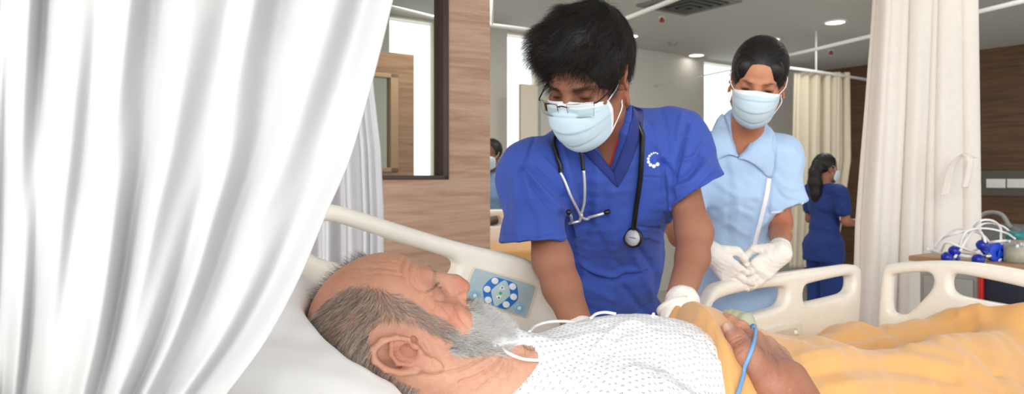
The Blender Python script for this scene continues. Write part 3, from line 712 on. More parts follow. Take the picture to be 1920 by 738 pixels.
def facemask(R, O, S, parent, rows=None, w=.066, pleat=.0038, top=.0, nm='face_mask', seed=1, earx=.078):
    rows = rows or [(.005, .100), (-.008, .115), (-.028, .124), (-.052, .124), (-.074, .117), (-.094, .104), (-.110, .092), (-.122, .072)]
    rw = np.array(rows); m = 44; n = 61; tt = np.linspace(0, 1, m); tk = np.linspace(0, 1, len(rw))
    zc = np.interp(tt, tk, rw[:, 0])+top; yc = np.interp(tt, tk, rw[:, 1])
    for _ in range(3): zc[1:-1] = (zc[:-2]+2*zc[1:-1]+zc[2:])/4; yc[1:-1] = (yc[:-2]+2*yc[1:-1]+yc[2:])/4
    ys = np.interp(tt, [0, .3, .7, 1], [.046, .036, .030, .030]); zs = np.interp(tt, [0, .25, .75, 1], [-.012, -.026, -.066, -.088])+top; wv = w*np.interp(tt, [0, .4, 1], [.98, 1, .86])
    s = np.linspace(-1, 1, n); X = np.zeros((n, m, 3))
    for j in range(m):
        a = np.abs(s); pl = pleat*(((tt[j]*4.3) % 1)-.5)*(1-a**3)*(1 if .12 < tt[j] < .75 else .2)
        X[:, j, 0] = wv[j]*np.sin(s*math.pi/2)**1 if False else wv[j]*np.sign(s)*(1-(1-a)**1.55)
        X[:, j, 1] = ys[j]+(yc[j]-ys[j])*(1-a**2.1)+pl+.0012*np.sin(s*7+seed+tt[j]*5)*a
        X[:, j, 2] = zc[j]+(zs[j]-zc[j])*a**1.35
    T = lambda P: O+(np.asarray(P)*S)@R.T
    me = grid_mesh(T(X)); o = link(nm, me, [M['mask'], M['maskw']], parent); solid(o, .0012, 0)
    mi = np.zeros(((n-1), (m-1)), np.int32); mi[:, :5] = 1; mi[:2, :] = 1; mi[-2:, :] = 1; me.polygons.foreach_set('material_index', mi.ravel())
    for sg in (1, -1):
        c0 = X[-1 if sg > 0 else 0, 1]; c1 = X[-1 if sg > 0 else 0, -2]
        L_ = spline([c0, (sg*(earx+.001), .024, .008), (sg*(earx+.003), .008, .030), (sg*(earx-.004), -.014, .034), (sg*(earx-.008), -.020, .0), (sg*(earx-.004), .0, -.030), (sg*(earx-.001), .012, -.045), c1], 50)
        tubes('ear_loop', [(T(L_), .0013*S)], M['maskw'], o, 8)
    return o
def person_arm(c, sh, el, wr, r=(.052, .043, .040, .027)):
    sh, el, wr = map(np.array, (sh, el, wr)); c.cap(sh, sh+(el-sh)*.9, r[0], r[1], k=.03); c.cap(sh+(el-sh)*.9, el+(wr-el)*.22, r[1], r[2], k=.03); c.cap(el+(wr-el)*.22, wr, r[2], r[3], k=.02)
def hair_cols(n, lo=.012, hi=.035, seed=0):
    r = np.random.default_rng(seed); b = r.uniform(lo, hi, n); return np.stack([b*1.1, b*.93, b*.85], 1)
# ================================================================ PATIENT
def skin_cols(V, base, red, redspots, dark=(), seed=0, sd=.02):
    C = np.tile(np.array(base, float), (len(V), 1)); n = snoise(V, .05, seed, 4)[:, None]
    C = C*(1+.09*n); m2 = snoise(V, .012, seed+5, 2)[:, None]; C = C*(1+.035*m2)
    for (p, r, col, a) in list(redspots)+list(dark):
        w_ = a*np.exp(-(((V-np.array(p))**2).sum(1)/(r*r)))[:, None]; C = C*(1-w_)+np.array(col)*w_
    return np.clip(C, 0, 1)
PF = frame_from((.606, .163, .744), (-.707, -.317, .64))
EARP = np.array([-.1260, .880, 1.1095]); PS = .94; PO = EARP-PF[:, 0]*.078*PS+np.array([0,0,-.009])
def ph(p): return PO+PF @ (np.asarray(p, float)*PS)
patient = empty('person', W(.8, .75, .83), 'elderly man lying on his back in the bed, short grey hair, white beard, patterned gown', 'person')
c = Clay((-.38, .62, .86), (.62, 1.36, 1.27), .0021)
c.frame(PF, PO); c.S = PS
head(c, age=1, eye_open=.35, nose=.8, ears=(1, -1), earsc=1.24, earkw=dict(big=.003, flare=.38, y0=.005, z0=.007))
for s in (1, -1): c.ell((s*.036, .099, .003), (.017, .0145, .0115), k=.008, op='sub'); c.ell((s*.031, .0745, .004), (.0135, .011, .0095), k=.003)
c.chain([(-.042, .074, .026), (-.020, .086, .029), (0, .088, .028), (.020, .086, .029), (.042, .074, .026)], [.005, .0065, .006, .0065, .005], k=.008)
for s in (1, -1): c.ell((s*.0125, .100, -.0425), (.0048, .0075, .0052), k=.0015, op='sub')
# age: brow furrow, crow lines, cheek fold, bags
c.bump([(.046, .074, .036), (.030, .090, .040), (.015, .094, .041)], .0035, .0016)
for s in (1, -1):
    c.bump([(s*.030, .096, .033), (s*.044, .084, .030), (s*.052, .070, .020)], .004, .0022)
    for k in range(3): c.bump([(s*.050, .070, .012-.004*k), (s*.058, .056, .018-.011*k)], .0012, -.0011)
    c.bump([(s*.022, .088, .0), (s*.034, .086, -.006), (s*.046, .074, -.002)], .0025, -.0015)
    c.bump([(s*.022, .090, -.038), (s*.033, .080, -.052), (s*.036, .072, -.070)], .0028, -.0028)
    c.bump([(s*.036, .078, -.040), (s*.044, .066, -.060)], .004, .0018)
c.bump([(.020, .088, .004), (.030, .0895, .0025), (.042, .083, .003), (.050, .074, .0)], .0016, -.0022)
c.bump([(.018, .092, .012), (.030, .0935, .016), (.044, .086, .013)], .0018, -.0016)
c.bump([(.048, .072, .030), (.056, .060, .018), (.058, .056, .004)], .003, -.0016); c.bump([(.044, .078, .022), (.052, .068, .012)], .003, .0016)
c.bump([(.040, .080, -.014), (.052, .064, -.020), (.058, .05, -.030)], .0022, -.0012); c.bump([(.030, .085, -.020), (.044, .072, -.030), (.050, .06, -.046)], .002, -.0010)
for k in range(4): c.bump([(-.03, .086, .055+.011*k), (0, .093-.002*k, .058+.011*k), (.035, .083-.002*k, .054+.011*k), (.055, .06, .05+.011*k)], .0018, -.0014)
c.frame(np.eye(3), (0, 0, 0)); c.S = 1
# neck, shoulders, chest in room axes
BR = np.array([[CA, -SA, 0], [SA, CA, 0], [0, 0, 1.0]])
def wp(a, b, z): return np.array(W(a, b, z))
nk0 = ph((0, -.022, -.045)); nk1 = wp(.60, .80, 1.005)
c.cap(nk0, nk1, .058, .064, k=.03)
c.cap(ph((0, .045, -.085)), wp(.60, .80, 1.035), .030, .040, k=.04)
c.frame(BR, (0, 0, 0))
c.ell((.80, .78, .972), (.25, .17, .115), k=.05, R=ry(.12))
c.ell((1.06, .78, .912), (.22, .155, .104), k=.05)
for s in (1, -1): c.cap((.64, .78-s*.14, .985), (.64, .78-s*.17, .975), .062, .058, k=.05)
c.cap((.60, .78, .985), (.66, .64, .985), .05, .055, k=.04)
c.frame(np.eye(3), (0, 0, 0)); c.S = 1
# neck creases running from under the beard down towards the back of the neck
def on_px(u, v, Y): return np.array(at(u, v, Y))
for pl in ([(930, 655, .9), (905, 668, .88), (870, 690, .86), (820, 700, .85)], [(945, 660, .9), (925, 685, .87), (895, 705, .86), (868, 716, .85)], [(952, 665, .9), (940, 692, .87), (918, 712, .86), (900, 730, .85)]):
    pass
V, Q = c.mesh(); pc = c
# lower body, arms, legs (coarser) in the same skin
c2 = Clay((.15, .55, .80), (2.0, 2.2, 1.16), .006); c2.frame(BR, (0, 0, 0))
c2.ell((1.15, .78, .90), (.22, .155, .085), k=0)
for s in (1, -1): c2.cap((1.22, .78+s*.09, .895), (1.62, .78+s*.10, .895), .060, .044, k=.03).cap((1.62, .78+s*.10, .895), (1.96, .78+s*.09, .89), .046, .034, k=.02).cap((1.96, .78+s*.09, .89), (2.01, .78+s*.08, .905), .030, .022, k=.02)
c2.cap((.66, .96, .98), (.86, 1.03, .93), .05, .045, k=.02).cap((.86, 1.03, .93), (1.02, .90, 1.01), .042, .03, k=.02).ell((1.06, .87, 1.02), (.05, .035, .018), k=.02)
V2, Q2 = c2.mesh()
# near forearm and hand
c3 = Clay((.25, .72, .86), (.68, 1.30, 1.16), .0018)
A = lambda u, v, Y: np.array(at(u, v, Y))
c3.cap(A(1560, 900, .86), A(1478, 712, .985), .043, .0285, k=0)
c3.cap(A(1452, 728, .97), A(1470, 735, 1.0), .026, .024, k=.02)
# back of the hand: knuckles and metacarpals
wr = [A(1448, 705, .985), A(1463, 700, 1.0), A(1478, 706, 1.01), A(1490, 720, 1.01)]
mc = [A(1412, 640, 1.065), A(1437, 650, 1.085), A(1459, 667, 1.09), A(1476, 690, 1.085)]
for w_, m_, r_ in zip(wr, mc, (.0165, .016, .015, .014)): c3.cap(w_, m_, .019, r_, k=.012)
for m0, m1 in zip(mc[:-1], mc[1:]): c3.cap(m0, m1, .0135, .013, k=.01)
fing = [[mc[0], A(1391, 614, 1.10), A(1376, 601, 1.125), A(1367, 592, 1.145)],
        [mc[1], A(1412, 634, 1.135), A(1397, 634, 1.165), A(1388, 645, 1.175)],
        [mc[2], A(1436, 652, 1.14), A(1420, 656, 1.17), A(1412, 667, 1.175)],
        [mc[3], A(1456, 678, 1.13), A(1442, 686, 1.155), A(1435, 696, 1.16)]]
for f_, r_ in zip(fing, (1.0, 1.03, .97, .85)): c3.chain(f_, [.0125*r_, .0112*r_, .0095*r_, .0085*r_], k=.004)
th = [A(1440, 712, .975), A(1404, 668, 1.0), A(1382, 637, 1.035), A(1366, 617, 1.065)]
c3.chain(th, [.022, .0165, .0135, .0115], k=.012)
c3.cap(th[1], mc[0], .012, .012, k=.016)
for (pl) in ([(1374, 640), (1384, 630), (1396, 626)], [(1370, 645), (1382, 636), (1393, 631)], [(1378, 650), (1390, 643), (1398, 637)]): pass
V3, Q3 = c3.mesh(); 
me = mesh_np(V3, Q3); N3 = normals(me)
V3 = folds(V3, N3, [([(1366, 640), (1378, 632), (1392, 627)], 1.6, -.0012), ([(1370, 646), (1382, 638), (1395, 632)], 1.6, -.0011), ([(1374, 652), (1386, 644), (1396, 638)], 1.5, -.0009), ([(1380, 662), (1392, 654)], 2, -.0008),
    ([(1432, 650), (1450, 690), (1462, 720)], 3.5, .0014), ([(1452, 662), (1470, 700), (1480, 730)], 3.5, .0014), ([(1420, 652), (1436, 690), (1448, 715)], 4, .0012), ([(1443, 660), (1462, 700)], 4, -.0010), ([(1480, 700), (1497, 738)], 3, .001),
    ([(1395, 626), (1406, 618), (1414, 624)], 2, -.001), ([(1418, 640), (1424, 655)], 3, -.001)])
bpy.data.meshes.remove(me)
# whole body as one mesh
VV = np.concatenate([V, V2, V3]); QQ = np.concatenate([Q, Q2+len(V), Q3+len(V)+len(V2)])
me = mesh_np(VV, QQ); nr = normals(me)
neck = [([(758, 482), (752, 500), (757, 520)], 2.2, -.0022), ([(772, 486), (767, 505), (772, 530), (788, 545)], 2.2, -.0014), ([(765, 484), (760, 505), (765, 525)], 3, .0014), ([(780, 490), (776, 508), (782, 530)], 3.5, .0016), ([(776, 520), (788, 540), (800, 548)], 1.8, -.0014), ([(800, 556), (822, 562), (845, 564)], 2.4, -.0016), ([(828, 545), (848, 560), (860, 578)], 2.2, -.0014),
    ([(842, 545), (853, 570), (866, 598), (878, 612)], 3, -.0024), ([(856, 560), (868, 585), (880, 600)], 4, .0014), ([(640, 505), (690, 500), (745, 505)], 2, -.0009), ([(660, 519), (710, 512), (752, 516)], 2, -.0009), ([(690, 490), (730, 489), (750, 493)], 1.8, -.0009), ([(815, 592), (835, 608)], 3, -.001), ([(790, 560), (778, 575)], 2, -.0009), ([(798, 562), (790, 580)], 2, -.0009), ([(826, 570), (842, 588), (850, 604)], 2.4, -.0012),
    ([(930, 655), (905, 670), (870, 690), (820, 702), (790, 705)], 2.6, -.0045), ([(945, 660), (925, 685), (893, 705), (862, 716)], 2.4, -.0038), ([(952, 665), (940, 692), (918, 712), (893, 734)], 2.4, -.0034), ([(958, 672), (954, 700), (940, 722)], 3, -.0022),
    ([(938, 662), (915, 685), (880, 703)], 3.5, .002), ([(949, 668), (932, 695), (905, 715)], 3.5, .002), ([(838, 668), (826, 700), (800, 705)], 4, -.0015),
    ([(815, 600), (830, 622), (842, 650)], 3, -.0010), ([(795, 640), (806, 660), (812, 690)], 1.8, -.0022), ([(1000, 655), (960, 668), (955, 690)], 6, -.0015)]
VV = folds(VV, nr, neck)
me.vertices.foreach_set('co', VV.astype(np.float32).ravel()); me.update()
L_ = (VV-PO)@PF/PS
base = lin(.84, .64, .54)
spots = [(ph((s*.05, .06, -.02)), .028, lin(.80, .50, .40), .55) for s in (1, -1)]+[(ph((0, .11, -.03)), .02, lin(.79, .47, .38), .7), (ph((.035, .075, .06)), .04, lin(.86, .61, .49), .6), (ph((.04, .0, .09)), .05, lin(.82, .57, .45), .5)]
spots += [(ph((s*.09, -.012, .008)), .026, lin(.70, .42, .33), .8) for s in (1, -1)]
spots += [(ph((s*.034, .088, .004)), .013, lin(.55, .36, .30), .55) for s in (1, -1)]
spots += [(ph((x, y, z)), r_, lin(.42, .26, .2), .7) for x, y, z, r_ in ((.058, .045, .0, .0022), (.06, .038, -.008, .0018), (.055, .055, -.012, .002), (.05, .058, -.035, .003), (.06, .03, -.04, .002), (.064, .03, .004, .0016))]
spots += [(wp(.66, .80, 1.08), .09, lin(.86, .66, .55), .7), (wp(.62, .66, 1.03), .08, lin(.86, .66, .55), .6)]
spots += [(A(1455, 690, 1.0), .085, lin(.60, .39, .31), .9), (A(1375, 625, 1.05), .03, lin(.62, .38, .30), .6), (A(1500, 760, .94), .08, lin(.66, .44, .35), .9)]
Cc = skin_cols(VV, base, 0, spots, seed=3)
nails = [(A(1361, 614, 1.052), .0075, lin(.84, .64, .56), .9)]
for p_, r_, col_, a_ in nails:
    w_ = a_*np.exp(-(((VV-p_)**2).sum(1)/(r_*r_))**3)[:, None]; Cc = Cc*(1-w_)+np.array(col_)*w_
setcol(me, Cc)
M['skin_old'] = vcol('aged_skin', .46, pore=.7, psc=700, sss=.04, spec=.5, mottle=.13, pd=.0011)
pbody = link('body', me, M['skin_old'], patient)

def paint(C, V, pts, w, col, a, ylim=None):
    UV = proj(V); pts = np.asarray(pts, float); pts = spline(pts, 6*len(pts)) if len(pts) > 2 else pts
    d = pdist(UV, pts); w_ = a*np.exp(-(d/w)**2)
    if ylim is not None: w_ = w_*(V[:, 1] > ylim[0])*(V[:, 1] < ylim[1])
    return C*(1-w_)[:, None]+np.array(col)*w_[:, None]
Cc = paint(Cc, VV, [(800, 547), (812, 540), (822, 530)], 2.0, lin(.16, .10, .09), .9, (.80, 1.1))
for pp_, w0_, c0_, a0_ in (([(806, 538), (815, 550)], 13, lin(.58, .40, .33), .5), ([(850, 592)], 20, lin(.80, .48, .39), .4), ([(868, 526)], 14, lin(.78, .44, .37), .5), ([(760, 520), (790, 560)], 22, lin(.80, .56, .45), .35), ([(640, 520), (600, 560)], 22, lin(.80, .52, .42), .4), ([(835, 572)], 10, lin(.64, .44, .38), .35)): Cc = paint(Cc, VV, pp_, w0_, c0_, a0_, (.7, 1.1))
Cc = paint(Cc, VV, [(1360, 606), (1366, 614)], 8, lin(.93, .78, .72), .9, (.9, 1.3))
me.attributes['Col'].data.foreach_set('color', np.hstack([Cc, np.ones((len(Cc), 1))]).astype(np.float32).ravel())
# ---- hair: side fringe, far fringe, beard, brow
pv = V; pn = nr[:len(V)]; L0 = (pv-PO)@PF/PS
def inpoly(P, poly):
    x, y = P[:, 0], P[:, 1]; r = np.zeros(len(P), bool); q = poly
    for i in range(len(q)):
        x0, y0 = q[i-1]; x1, y1 = q[i]; c_ = ((y0 > y) != (y1 > y)) & (x < (x1-x0)*(y-y0)/(y1-y0+1e-12)+x0); r ^= c_
    return r
r_ = np.random.default_rng(11)
def pick(mask, n): 
    i = np.nonzero(mask)[0]; return i[r_.integers(0, len(i), n)] if len(i) else i
def greys(n, dark=.3, white=.3):
    k = r_.random(n); b = np.where(k < dark, r_.uniform(.05, .14, n), np.where(k < dark+white, r_.uniform(.62, .9, n), r_.uniform(.22, .45, n)))
    return np.stack([b*1.16, b*.96, b*.80], 1)
UVp = proj(pv); vd_ = pv-np.array([0, 0, CH]); vd_ /= np.linalg.norm(vd_, axis=1)[:, None]; front = (vd_*pn).sum(1) < .25
notear = ~((L0[:, 1] < .012) & (L0[:, 1] > -.062) & (L0[:, 2] < .044) & (L0[:, 2] > -.06) & (np.abs(L0[:, 0]) > .070))
hairpoly = [(848, 612), (820, 592), (796, 583), (770, 566), (744, 552), (718, 541), (692, 533), (664, 535), (636, 547), (612, 566), (592, 586), (574, 606), (560, 640), (640, 720), (760, 760), (790, 730), (752, 712), (712, 690), (694, 655), (694, 620), (716, 600), (745, 598), (775, 606), (800, 618), (830, 636), (846, 640)]
hm = inpoly(UVp, hairpoly) & front & notear & (L0[:, 0] > .0)
sdh = pdist(UVp, hairpoly+[hairpoly[0]]); wsc = (hm*np.clip(sdh/14, 0, 1)*.42)[:, None]; Cc[:len(V)] = Cc[:len(V)]*(1-wsc)+np.array(lin(.50, .40, .35))*wsc
me.attributes['Col'].data.foreach_set('color', np.hstack([Cc, np.ones((len(Cc), 1))]).astype(np.float32).ravel())
i = pick(hm, 9500); P0 = pv[i]+r_.normal(size=(len(i), 3))*.0008
def locdir(d): return PF @ nrm(d)
Lh = L0[i]; side = locdir((0, -.93, .02)); up_ = locdir((0, .35, -.94)); 
tf = np.clip((Lh[:, 1]-.005)/.035, 0, 1)[:, None]; D0 = side*(1-tf)+up_*tf; D0 = D0+.35*pn[i]; 
topf = np.clip((Lh[:, 2]-.06)/.04, 0, 1)[:, None]
D0 = D0+topf*locdir((0, -.3, .1))
col = greys(len(i), .30, .36); fr_w = np.clip((60-np.abs(UVp[i][:, 0]-800))/60, 0, 1)[:, None]; col = col*(1-.4*fr_w)+.5*fr_w*.4
h1_ = strands(P0, D0, r_.uniform(.008, .017, len(i)), .00032, nseg=4, curl=.14, clay=pc, lift=.0022, cols=col, seed=2)
# longer white locks at the back near the pillow
hm2 = hm & (L0[:, 1] < -.02) & (L0[:, 2] < .085)
i = pick(hm2, 2600); k_ = greys(len(i), .1, .6)
h2_ = strands(pv[i], np.tile(locdir((0, -.95, -.25)), (len(i), 1))+.3*pn[i], r_.uniform(.018, .032, len(i)), .00036, nseg=5, curl=.10, clay=pc, lift=.004, cols=k_, seed=3)
# far-side fringe standing up beyond the skull
hm3 = (L0[:, 0] < -.018) & (L0[:, 0] > -.08) & (L0[:, 2] > .04) & (L0[:, 1] < .055)
i = pick(hm3, 3600); k_ = greys(len(i), .55, .1)
h3_ = strands(pv[i], pn[i]*1.0+np.tile(locdir((-.2, -.25, .3)), (len(i), 1)), r_.uniform(.008, .020, len(i)), .00028, nseg=4, curl=.22, cols=k_, seed=4)
v_, f_, c_ = merge([h1_, h2_, h3_]); hm_ = mesh_np(v_, f_); setcol(hm_, c_); M['hair_grey'] = hairmat('grey_hair', .6, .6)
o = link('hair', hm_, M['hair_grey'], patient); o['label'] = 'short swept-back grey and white hair'
# beard
beardpoly = [(838, 606), (850, 618), (862, 628), (876, 622), (884, 606), (884, 590), (874, 570), (884, 566), (905, 575), (925, 590), (950, 610), (960, 640), (945, 668), (915, 662), (885, 668), (855, 668), (838, 660), (846, 640), (824, 626), (818, 612)]
bmk = inpoly(UVp, beardpoly) & front & (L0[:, 2] < -.03) & notear
sdb = pdist(UVp, beardpoly+[beardpoly[0]]); wsb = (bmk*np.clip(sdb/10, 0, 1)*.7)[:, None]; Cc[:len(V)] = Cc[:len(V)]*(1-wsb)+np.array(lin(.80, .76, .74))*wsb
me.attributes['Col'].data.foreach_set('color', np.hstack([Cc, np.ones((len(Cc), 1))]).astype(np.float32).ravel())
i = pick(bmk, 9500); Lb = L0[i]
chin = np.clip((Lb[:, 1]-.045)/.03, 0, 1)[:, None]
d0 = np.tile(locdir((.1, .35, -.9)), (len(i), 1))*(1-chin)+np.tile(locdir((.0, .45, -.75)), (len(i), 1))*chin+.38*pn[i]
b_ = np.where(r_.random(len(i)) < .28*(1-chin[:, 0]*.95), r_.uniform(.06, .2, len(i)), r_.uniform(.8, 1., len(i)))
bc_ = np.stack([b_, b_*.98, b_*.95], 1)
b1 = strands(pv[i], d0, r_.uniform(.008, .016, len(i))+.008*chin[:, 0]*r_.random(len(i)), .00034, nseg=5, curl=.26, clay=pc, lift=.005, cols=bc_, seed=5)
bmk2 = (L0[:, 2] < -.075) & (L0[:, 2] > -.13) & (L0[:, 1] > .035) & (np.abs(L0[:, 0]) < .045)
i = pick(bmk2, 6500); b_ = np.where(r_.random(len(i)) < .03, .2, r_.uniform(.93, 1.0, len(i))); bc_ = np.stack([b_, b_*.99, b_*.975], 1)
b2 = strands(pv[i], .7*pn[i]+np.tile(locdir((0, .35, -.6)), (len(i), 1)), r_.uniform(.006, .016, len(i)), .0005, nseg=6, curl=.22, cols=bc_, seed=6)
# moustache and far cheek
bmk3 = (L0[:, 2] < -.048) & (L0[:, 2] > -.064) & (L0[:, 1] > .07) & (np.abs(L0[:, 0]) < .034)
i = pick(bmk3, 1500); b_ = np.where(r_.random(len(i)) < .35, r_.uniform(.04, .15, len(i)), r_.uniform(.6, .95, len(i))); bc_ = np.stack([b_, b_*.98, b_*.95], 1)
sx = np.sign(L0[i][:, 0])[:, None]*PF[:, 0]
b3 = strands(pv[i], .45*pn[i]+.6*locdir((0, .1, -1))+.5*sx, r_.uniform(.007, .014, len(i)), .0003, nseg=4, curl=.15, clay=pc, lift=.003, cols=bc_, seed=7)
bmk4 = (L0[:, 0] < -.02) & (L0[:, 2] < -.055) & (L0[:, 2] > -.12) & (L0[:, 1] > .0)
i = pick(bmk4, 2500); b_ = r_.uniform(.6, .95, len(i)); bc_ = np.stack([b_, b_*.98, b_*.95], 1)
b4 = strands(pv[i], .7*pn[i]+np.tile(locdir((0, .3, -.8)), (len(i), 1)), r_.uniform(.008, .022, len(i)), .0003, nseg=4, curl=.25, cols=bc_, seed=8)
v_, f_, c_ = merge([b1, b2, b3, b4]); hm_ = mesh_np(v_, f_); setcol(hm_, c_)
o = link('beard', hm_, M['hair_grey'], patient); o['label'] = 'bushy white beard with darker hairs along the cheek'
# brows and lashes
bk = (L0[:, 0] < .017) & (np.abs(np.abs(L0[:, 0])-.026) < .016) & (np.abs(L0[:, 2]-.024) < .004) & (L0[:, 1] > .07)
i = pick(bk, 200); b_ = r_.choice([.04, .07, .35], len(i)); bc_ = np.stack([b_]*3, 1)
e1 = strands(pv[i], .6*pn[i]+np.sign(L0[i][:, :1])*PF[:, 0]*.6-.3*locdir((0, 0, 1)), r_.uniform(.004, .007, len(i)), .00022, nseg=3, curl=.15, cols=bc_, seed=9)
lk = (np.abs(L0[:, 0]-.032) < .012) & (np.abs(L0[:, 2]-.0062) < .0014) & (L0[:, 1] > .076)
i = pick(lk & (L0[:, 0] < .03), 24); e2 = strands(pv[i], pn[i]-.5*locdir((0, 0, 1)), r_.uniform(.003, .0045, len(i)), .0002, nseg=3, curl=.1, cols=np.full((len(i), 3), .04), seed=10) if len(i) else e1
v_, f_, c_ = merge([e1, e2]); hm_ = mesh_np(v_, f_); setcol(hm_, c_); link('eyebrow', hm_, M['hair_grey'], patient)
# hairs on the back of the hand and chest
me3 = mesh_np(V3, Q3); n3 = normals(me3); bpy.data.meshes.remove(me3); u3 = proj(V3)
mk = inpoly(u3, [(1420, 640), (1465, 650), (1500, 700), (1525, 745), (1440, 745), (1425, 690)]) & (n3[:, 1] < .3)
i = pick(mk, 500); e3 = strands(V3[i], n3[i]*.25+np.tile(nrm((.5, .1, -.6)), (len(i), 1)), r_.uniform(.006, .012, len(i)), .00018, nseg=3, curl=.12, cols=np.full((len(i), 3), .03), seed=12)
mk = inpoly(UVp, [(972, 640), (1003, 642), (1010, 660), (985, 660)]) & front
i = pick(mk, 260); e4 = strands(pv[i], pn[i]*.6+r_.normal(size=(len(i), 3))*.4, r_.uniform(.008, .016, len(i)), .0003, nseg=4, curl=.3, cols=np.full((len(i), 3), .03), seed=13) if len(i) else e3
for nm_, e_ in (('arm_hair', e3), ('chest_hair', e4)): hm_ = mesh_np(e_[0], e_[1]); setcol(hm_, e_[2]); link(nm_, hm_, M['hair_grey'], patient)
# ---- gown
g = Clay((-.14, .55, .86), (.86, 1.55, 1.22), .0032); g.frame(BR, (0, 0, 0))
g.ell((.80, .78, .975), (.256, .178, .122), k=0, R=ry(.12)); g.ell((1.06, .78, .915), (.228, .163, .112), k=.05)
for s in (1, -1): g.cap((.64, .78-s*.14, .988), (.64, .78-s*.17, .978), .068, .064, k=.05).cap((.64, .78-s*.17, .985), (.74, .78-s*.235, .955), .062, .060, k=.04)
g.cap((.60, .78, .988), (.66, .64, .988), .056, .061, k=.04)
g.frame(np.eye(3), (0, 0, 0)); g.cap(nk0, nk1, .064, .070, k=.03); g.cap(ph((0, .045, -.085)), wp(.60, .80, 1.035), .036, .046, k=.04)
g.cut(W(.505, .8, 1.0), (-CA, -SA, 0)); GV, GQ = g.mesh(); gme = mesh_np(GV, GQ); gn = normals(gme); UVg = proj(GV)
skinpoly = [(900, 600), (925, 652), (945, 646), (982, 641), (1001, 644), (1009, 660), (1010, 676), (1002, 691), (982, 715), (955, 745), (930, 800), (700, 830), (700, 600)]
ins = inpoly(UVg, skinpoly); dd = pdist(UVg, skinpoly+[skinpoly[0]]); sd_ = np.where(ins, dd, -dd)
GV = folds(GV, gn, [([(1068, 738), (1080, 700), (1120, 650), (1160, 612), (1190, 600)], 5, .0035), ([(1078, 735), (1092, 700), (1128, 658), (1165, 622)], 5, -.003), ([(1140, 738), (1142, 700), (1150, 670)], 6, .003), ([(1156, 738), (1156, 705)], 6, -.003),
   ([(1255, 738), (1246, 700), (1240, 660), (1232, 630)], 7, .004), ([(1238, 738), (1232, 690), (1226, 655)], 7, -.004), ([(1275, 730), (1262, 690), (1255, 650)], 6, -.003), ([(1320, 738), (1310, 690), (1300, 655), (1290, 635)], 6, .004), ([(1300, 735), (1292, 690)], 5, -.003),
   ([(1000, 690), (1040, 705), (1090, 715)], 9, .003), ([(1045, 640), (1100, 625), (1150, 615)], 9, .002), ([(1305, 632), (1325, 640), (1345, 670)], 2, -.003), ([(1010, 690), (990, 715), (965, 742)], 2.5, .0012), ([(1013, 646), (1016, 672), (1008, 690)], 2.5, .0012)])
nz_ = snoise(GV, .07, 21, 3); GV = GV+gn*(nz_*.0022)[:, None]
w_ = np.clip((sd_+1.0)/2.0, 0, 1); GV = GV-gn*(w_*.022)[:, None]*(gn[:, 2] > -.5)[:, None]
gme.vertices.foreach_set('co', GV.astype(np.float32).ravel()); gme.update()
uvl = gme.uv_layers.new(name='UVMap'); la = np.empty(len(gme.loops), np.int32); gme.loops.foreach_get('vertex_index', la)
Ga = CA*GV[:, 0]+SA*GV[:, 1]; Gb = -SA*GV[:, 0]+CA*GV[:, 1]; th_ = np.arctan2(Gb-.78, GV[:, 2]-.86)*.19
uvl.data.foreach_set('uv', np.stack([Ga, th_], 1)[la].astype(np.float32).ravel())
t = NT('gown_print'); uvn = t.n('ShaderNodeUVMap'); mp = t.n('ShaderNodeMapping'); t.l(uvn.outputs[0], mp.inputs[0]); mp.inputs['Scale'].default_value = (1/.0086, 1/.0086, 1); mp.inputs['Rotation'].default_value = (0, 0, .12)
fr2 = t.n('ShaderNodeVectorMath', operation='FRACTION'); t.l(mp.outputs[0], fr2.inputs[0]); sb = t.n('ShaderNodeVectorMath', operation='SUBTRACT'); t.l(fr2.outputs[0], sb.inputs[0]); sb.inputs[1].default_value = (.5, .5, 0)
ln_ = t.n('ShaderNodeVectorMath', operation='LENGTH'); sep = t.n('ShaderNodeSeparateXYZ'); t.l(sb.outputs[0], sep.inputs[0]); cb = t.n('ShaderNodeCombineXYZ'); t.l(sep.outputs[0], cb.inputs[0]); t.l(sep.outputs[1], cb.inputs[1]); t.l(cb.outputs[0], ln_.inputs[0])
rg = t.ramp(ln_.outputs['Value'], [(.0, (0, 0, 0)), (.062, (0, 0, 0)), (.085, (1, 1, 1)), (.135, (1, 1, 1)), (.165, (0, 0, 0))])
wv = t.noise(t.coord(), 1400, 2); base_ = t.mix(t.noise(t.coord(), 30), lin(.91, .92, .94), lin(.96, .965, .975))
t.set(col=t.mix(rg, base_, lin(.46, .48, .53)), rough=.85, spec=.2, normal=t.bump(wv, .2, .0005, t.bump(t.noise(t.coord(), 18, 5, .6, .5), .35, .006))); M['gown'] = t.m
o = link('hospital_gown', gme, M['gown'], patient); o['label'] = 'white gown printed with small grey rings'
# ---- pillow
pl = Clay((-.75, .30, .86), (.30, 1.40, 1.34), .0035); pl.frame(BR @ rx(.42) @ ry(.50), (0, 0, 0)); pl.O = np.array(W(.295, .86, 1.030))
pl.ell((0, 0, 0), (.185, .31, .085), k=0); pl.ell((-.06, .14, .0), (.14, .2, .08), k=.05)
pl.frame(PF, PO); pl.S = PS; pl.ell((0, -.012, .04), (.082, .104, .096), k=.022, op='sub'); pl.S = 1
pl.frame(np.eye(3), (0, 0, 0)); pl.cap(nk0, nk1, .066, .075, k=.02, op='sub')
v_, q_ = pl.mesh(); pme = mesh_np(v_, q_); v_ = v_+normals(pme)*(snoise(v_, .16, 31, 3)*.004)[:, None]; pme.vertices.foreach_set('co', v_.astype(np.float32).ravel()); pme.update()
o = link('pillow', pme, M['sheet']); tag(o, 'plump white pillow under the elderly patient\'s head', 'pillow')
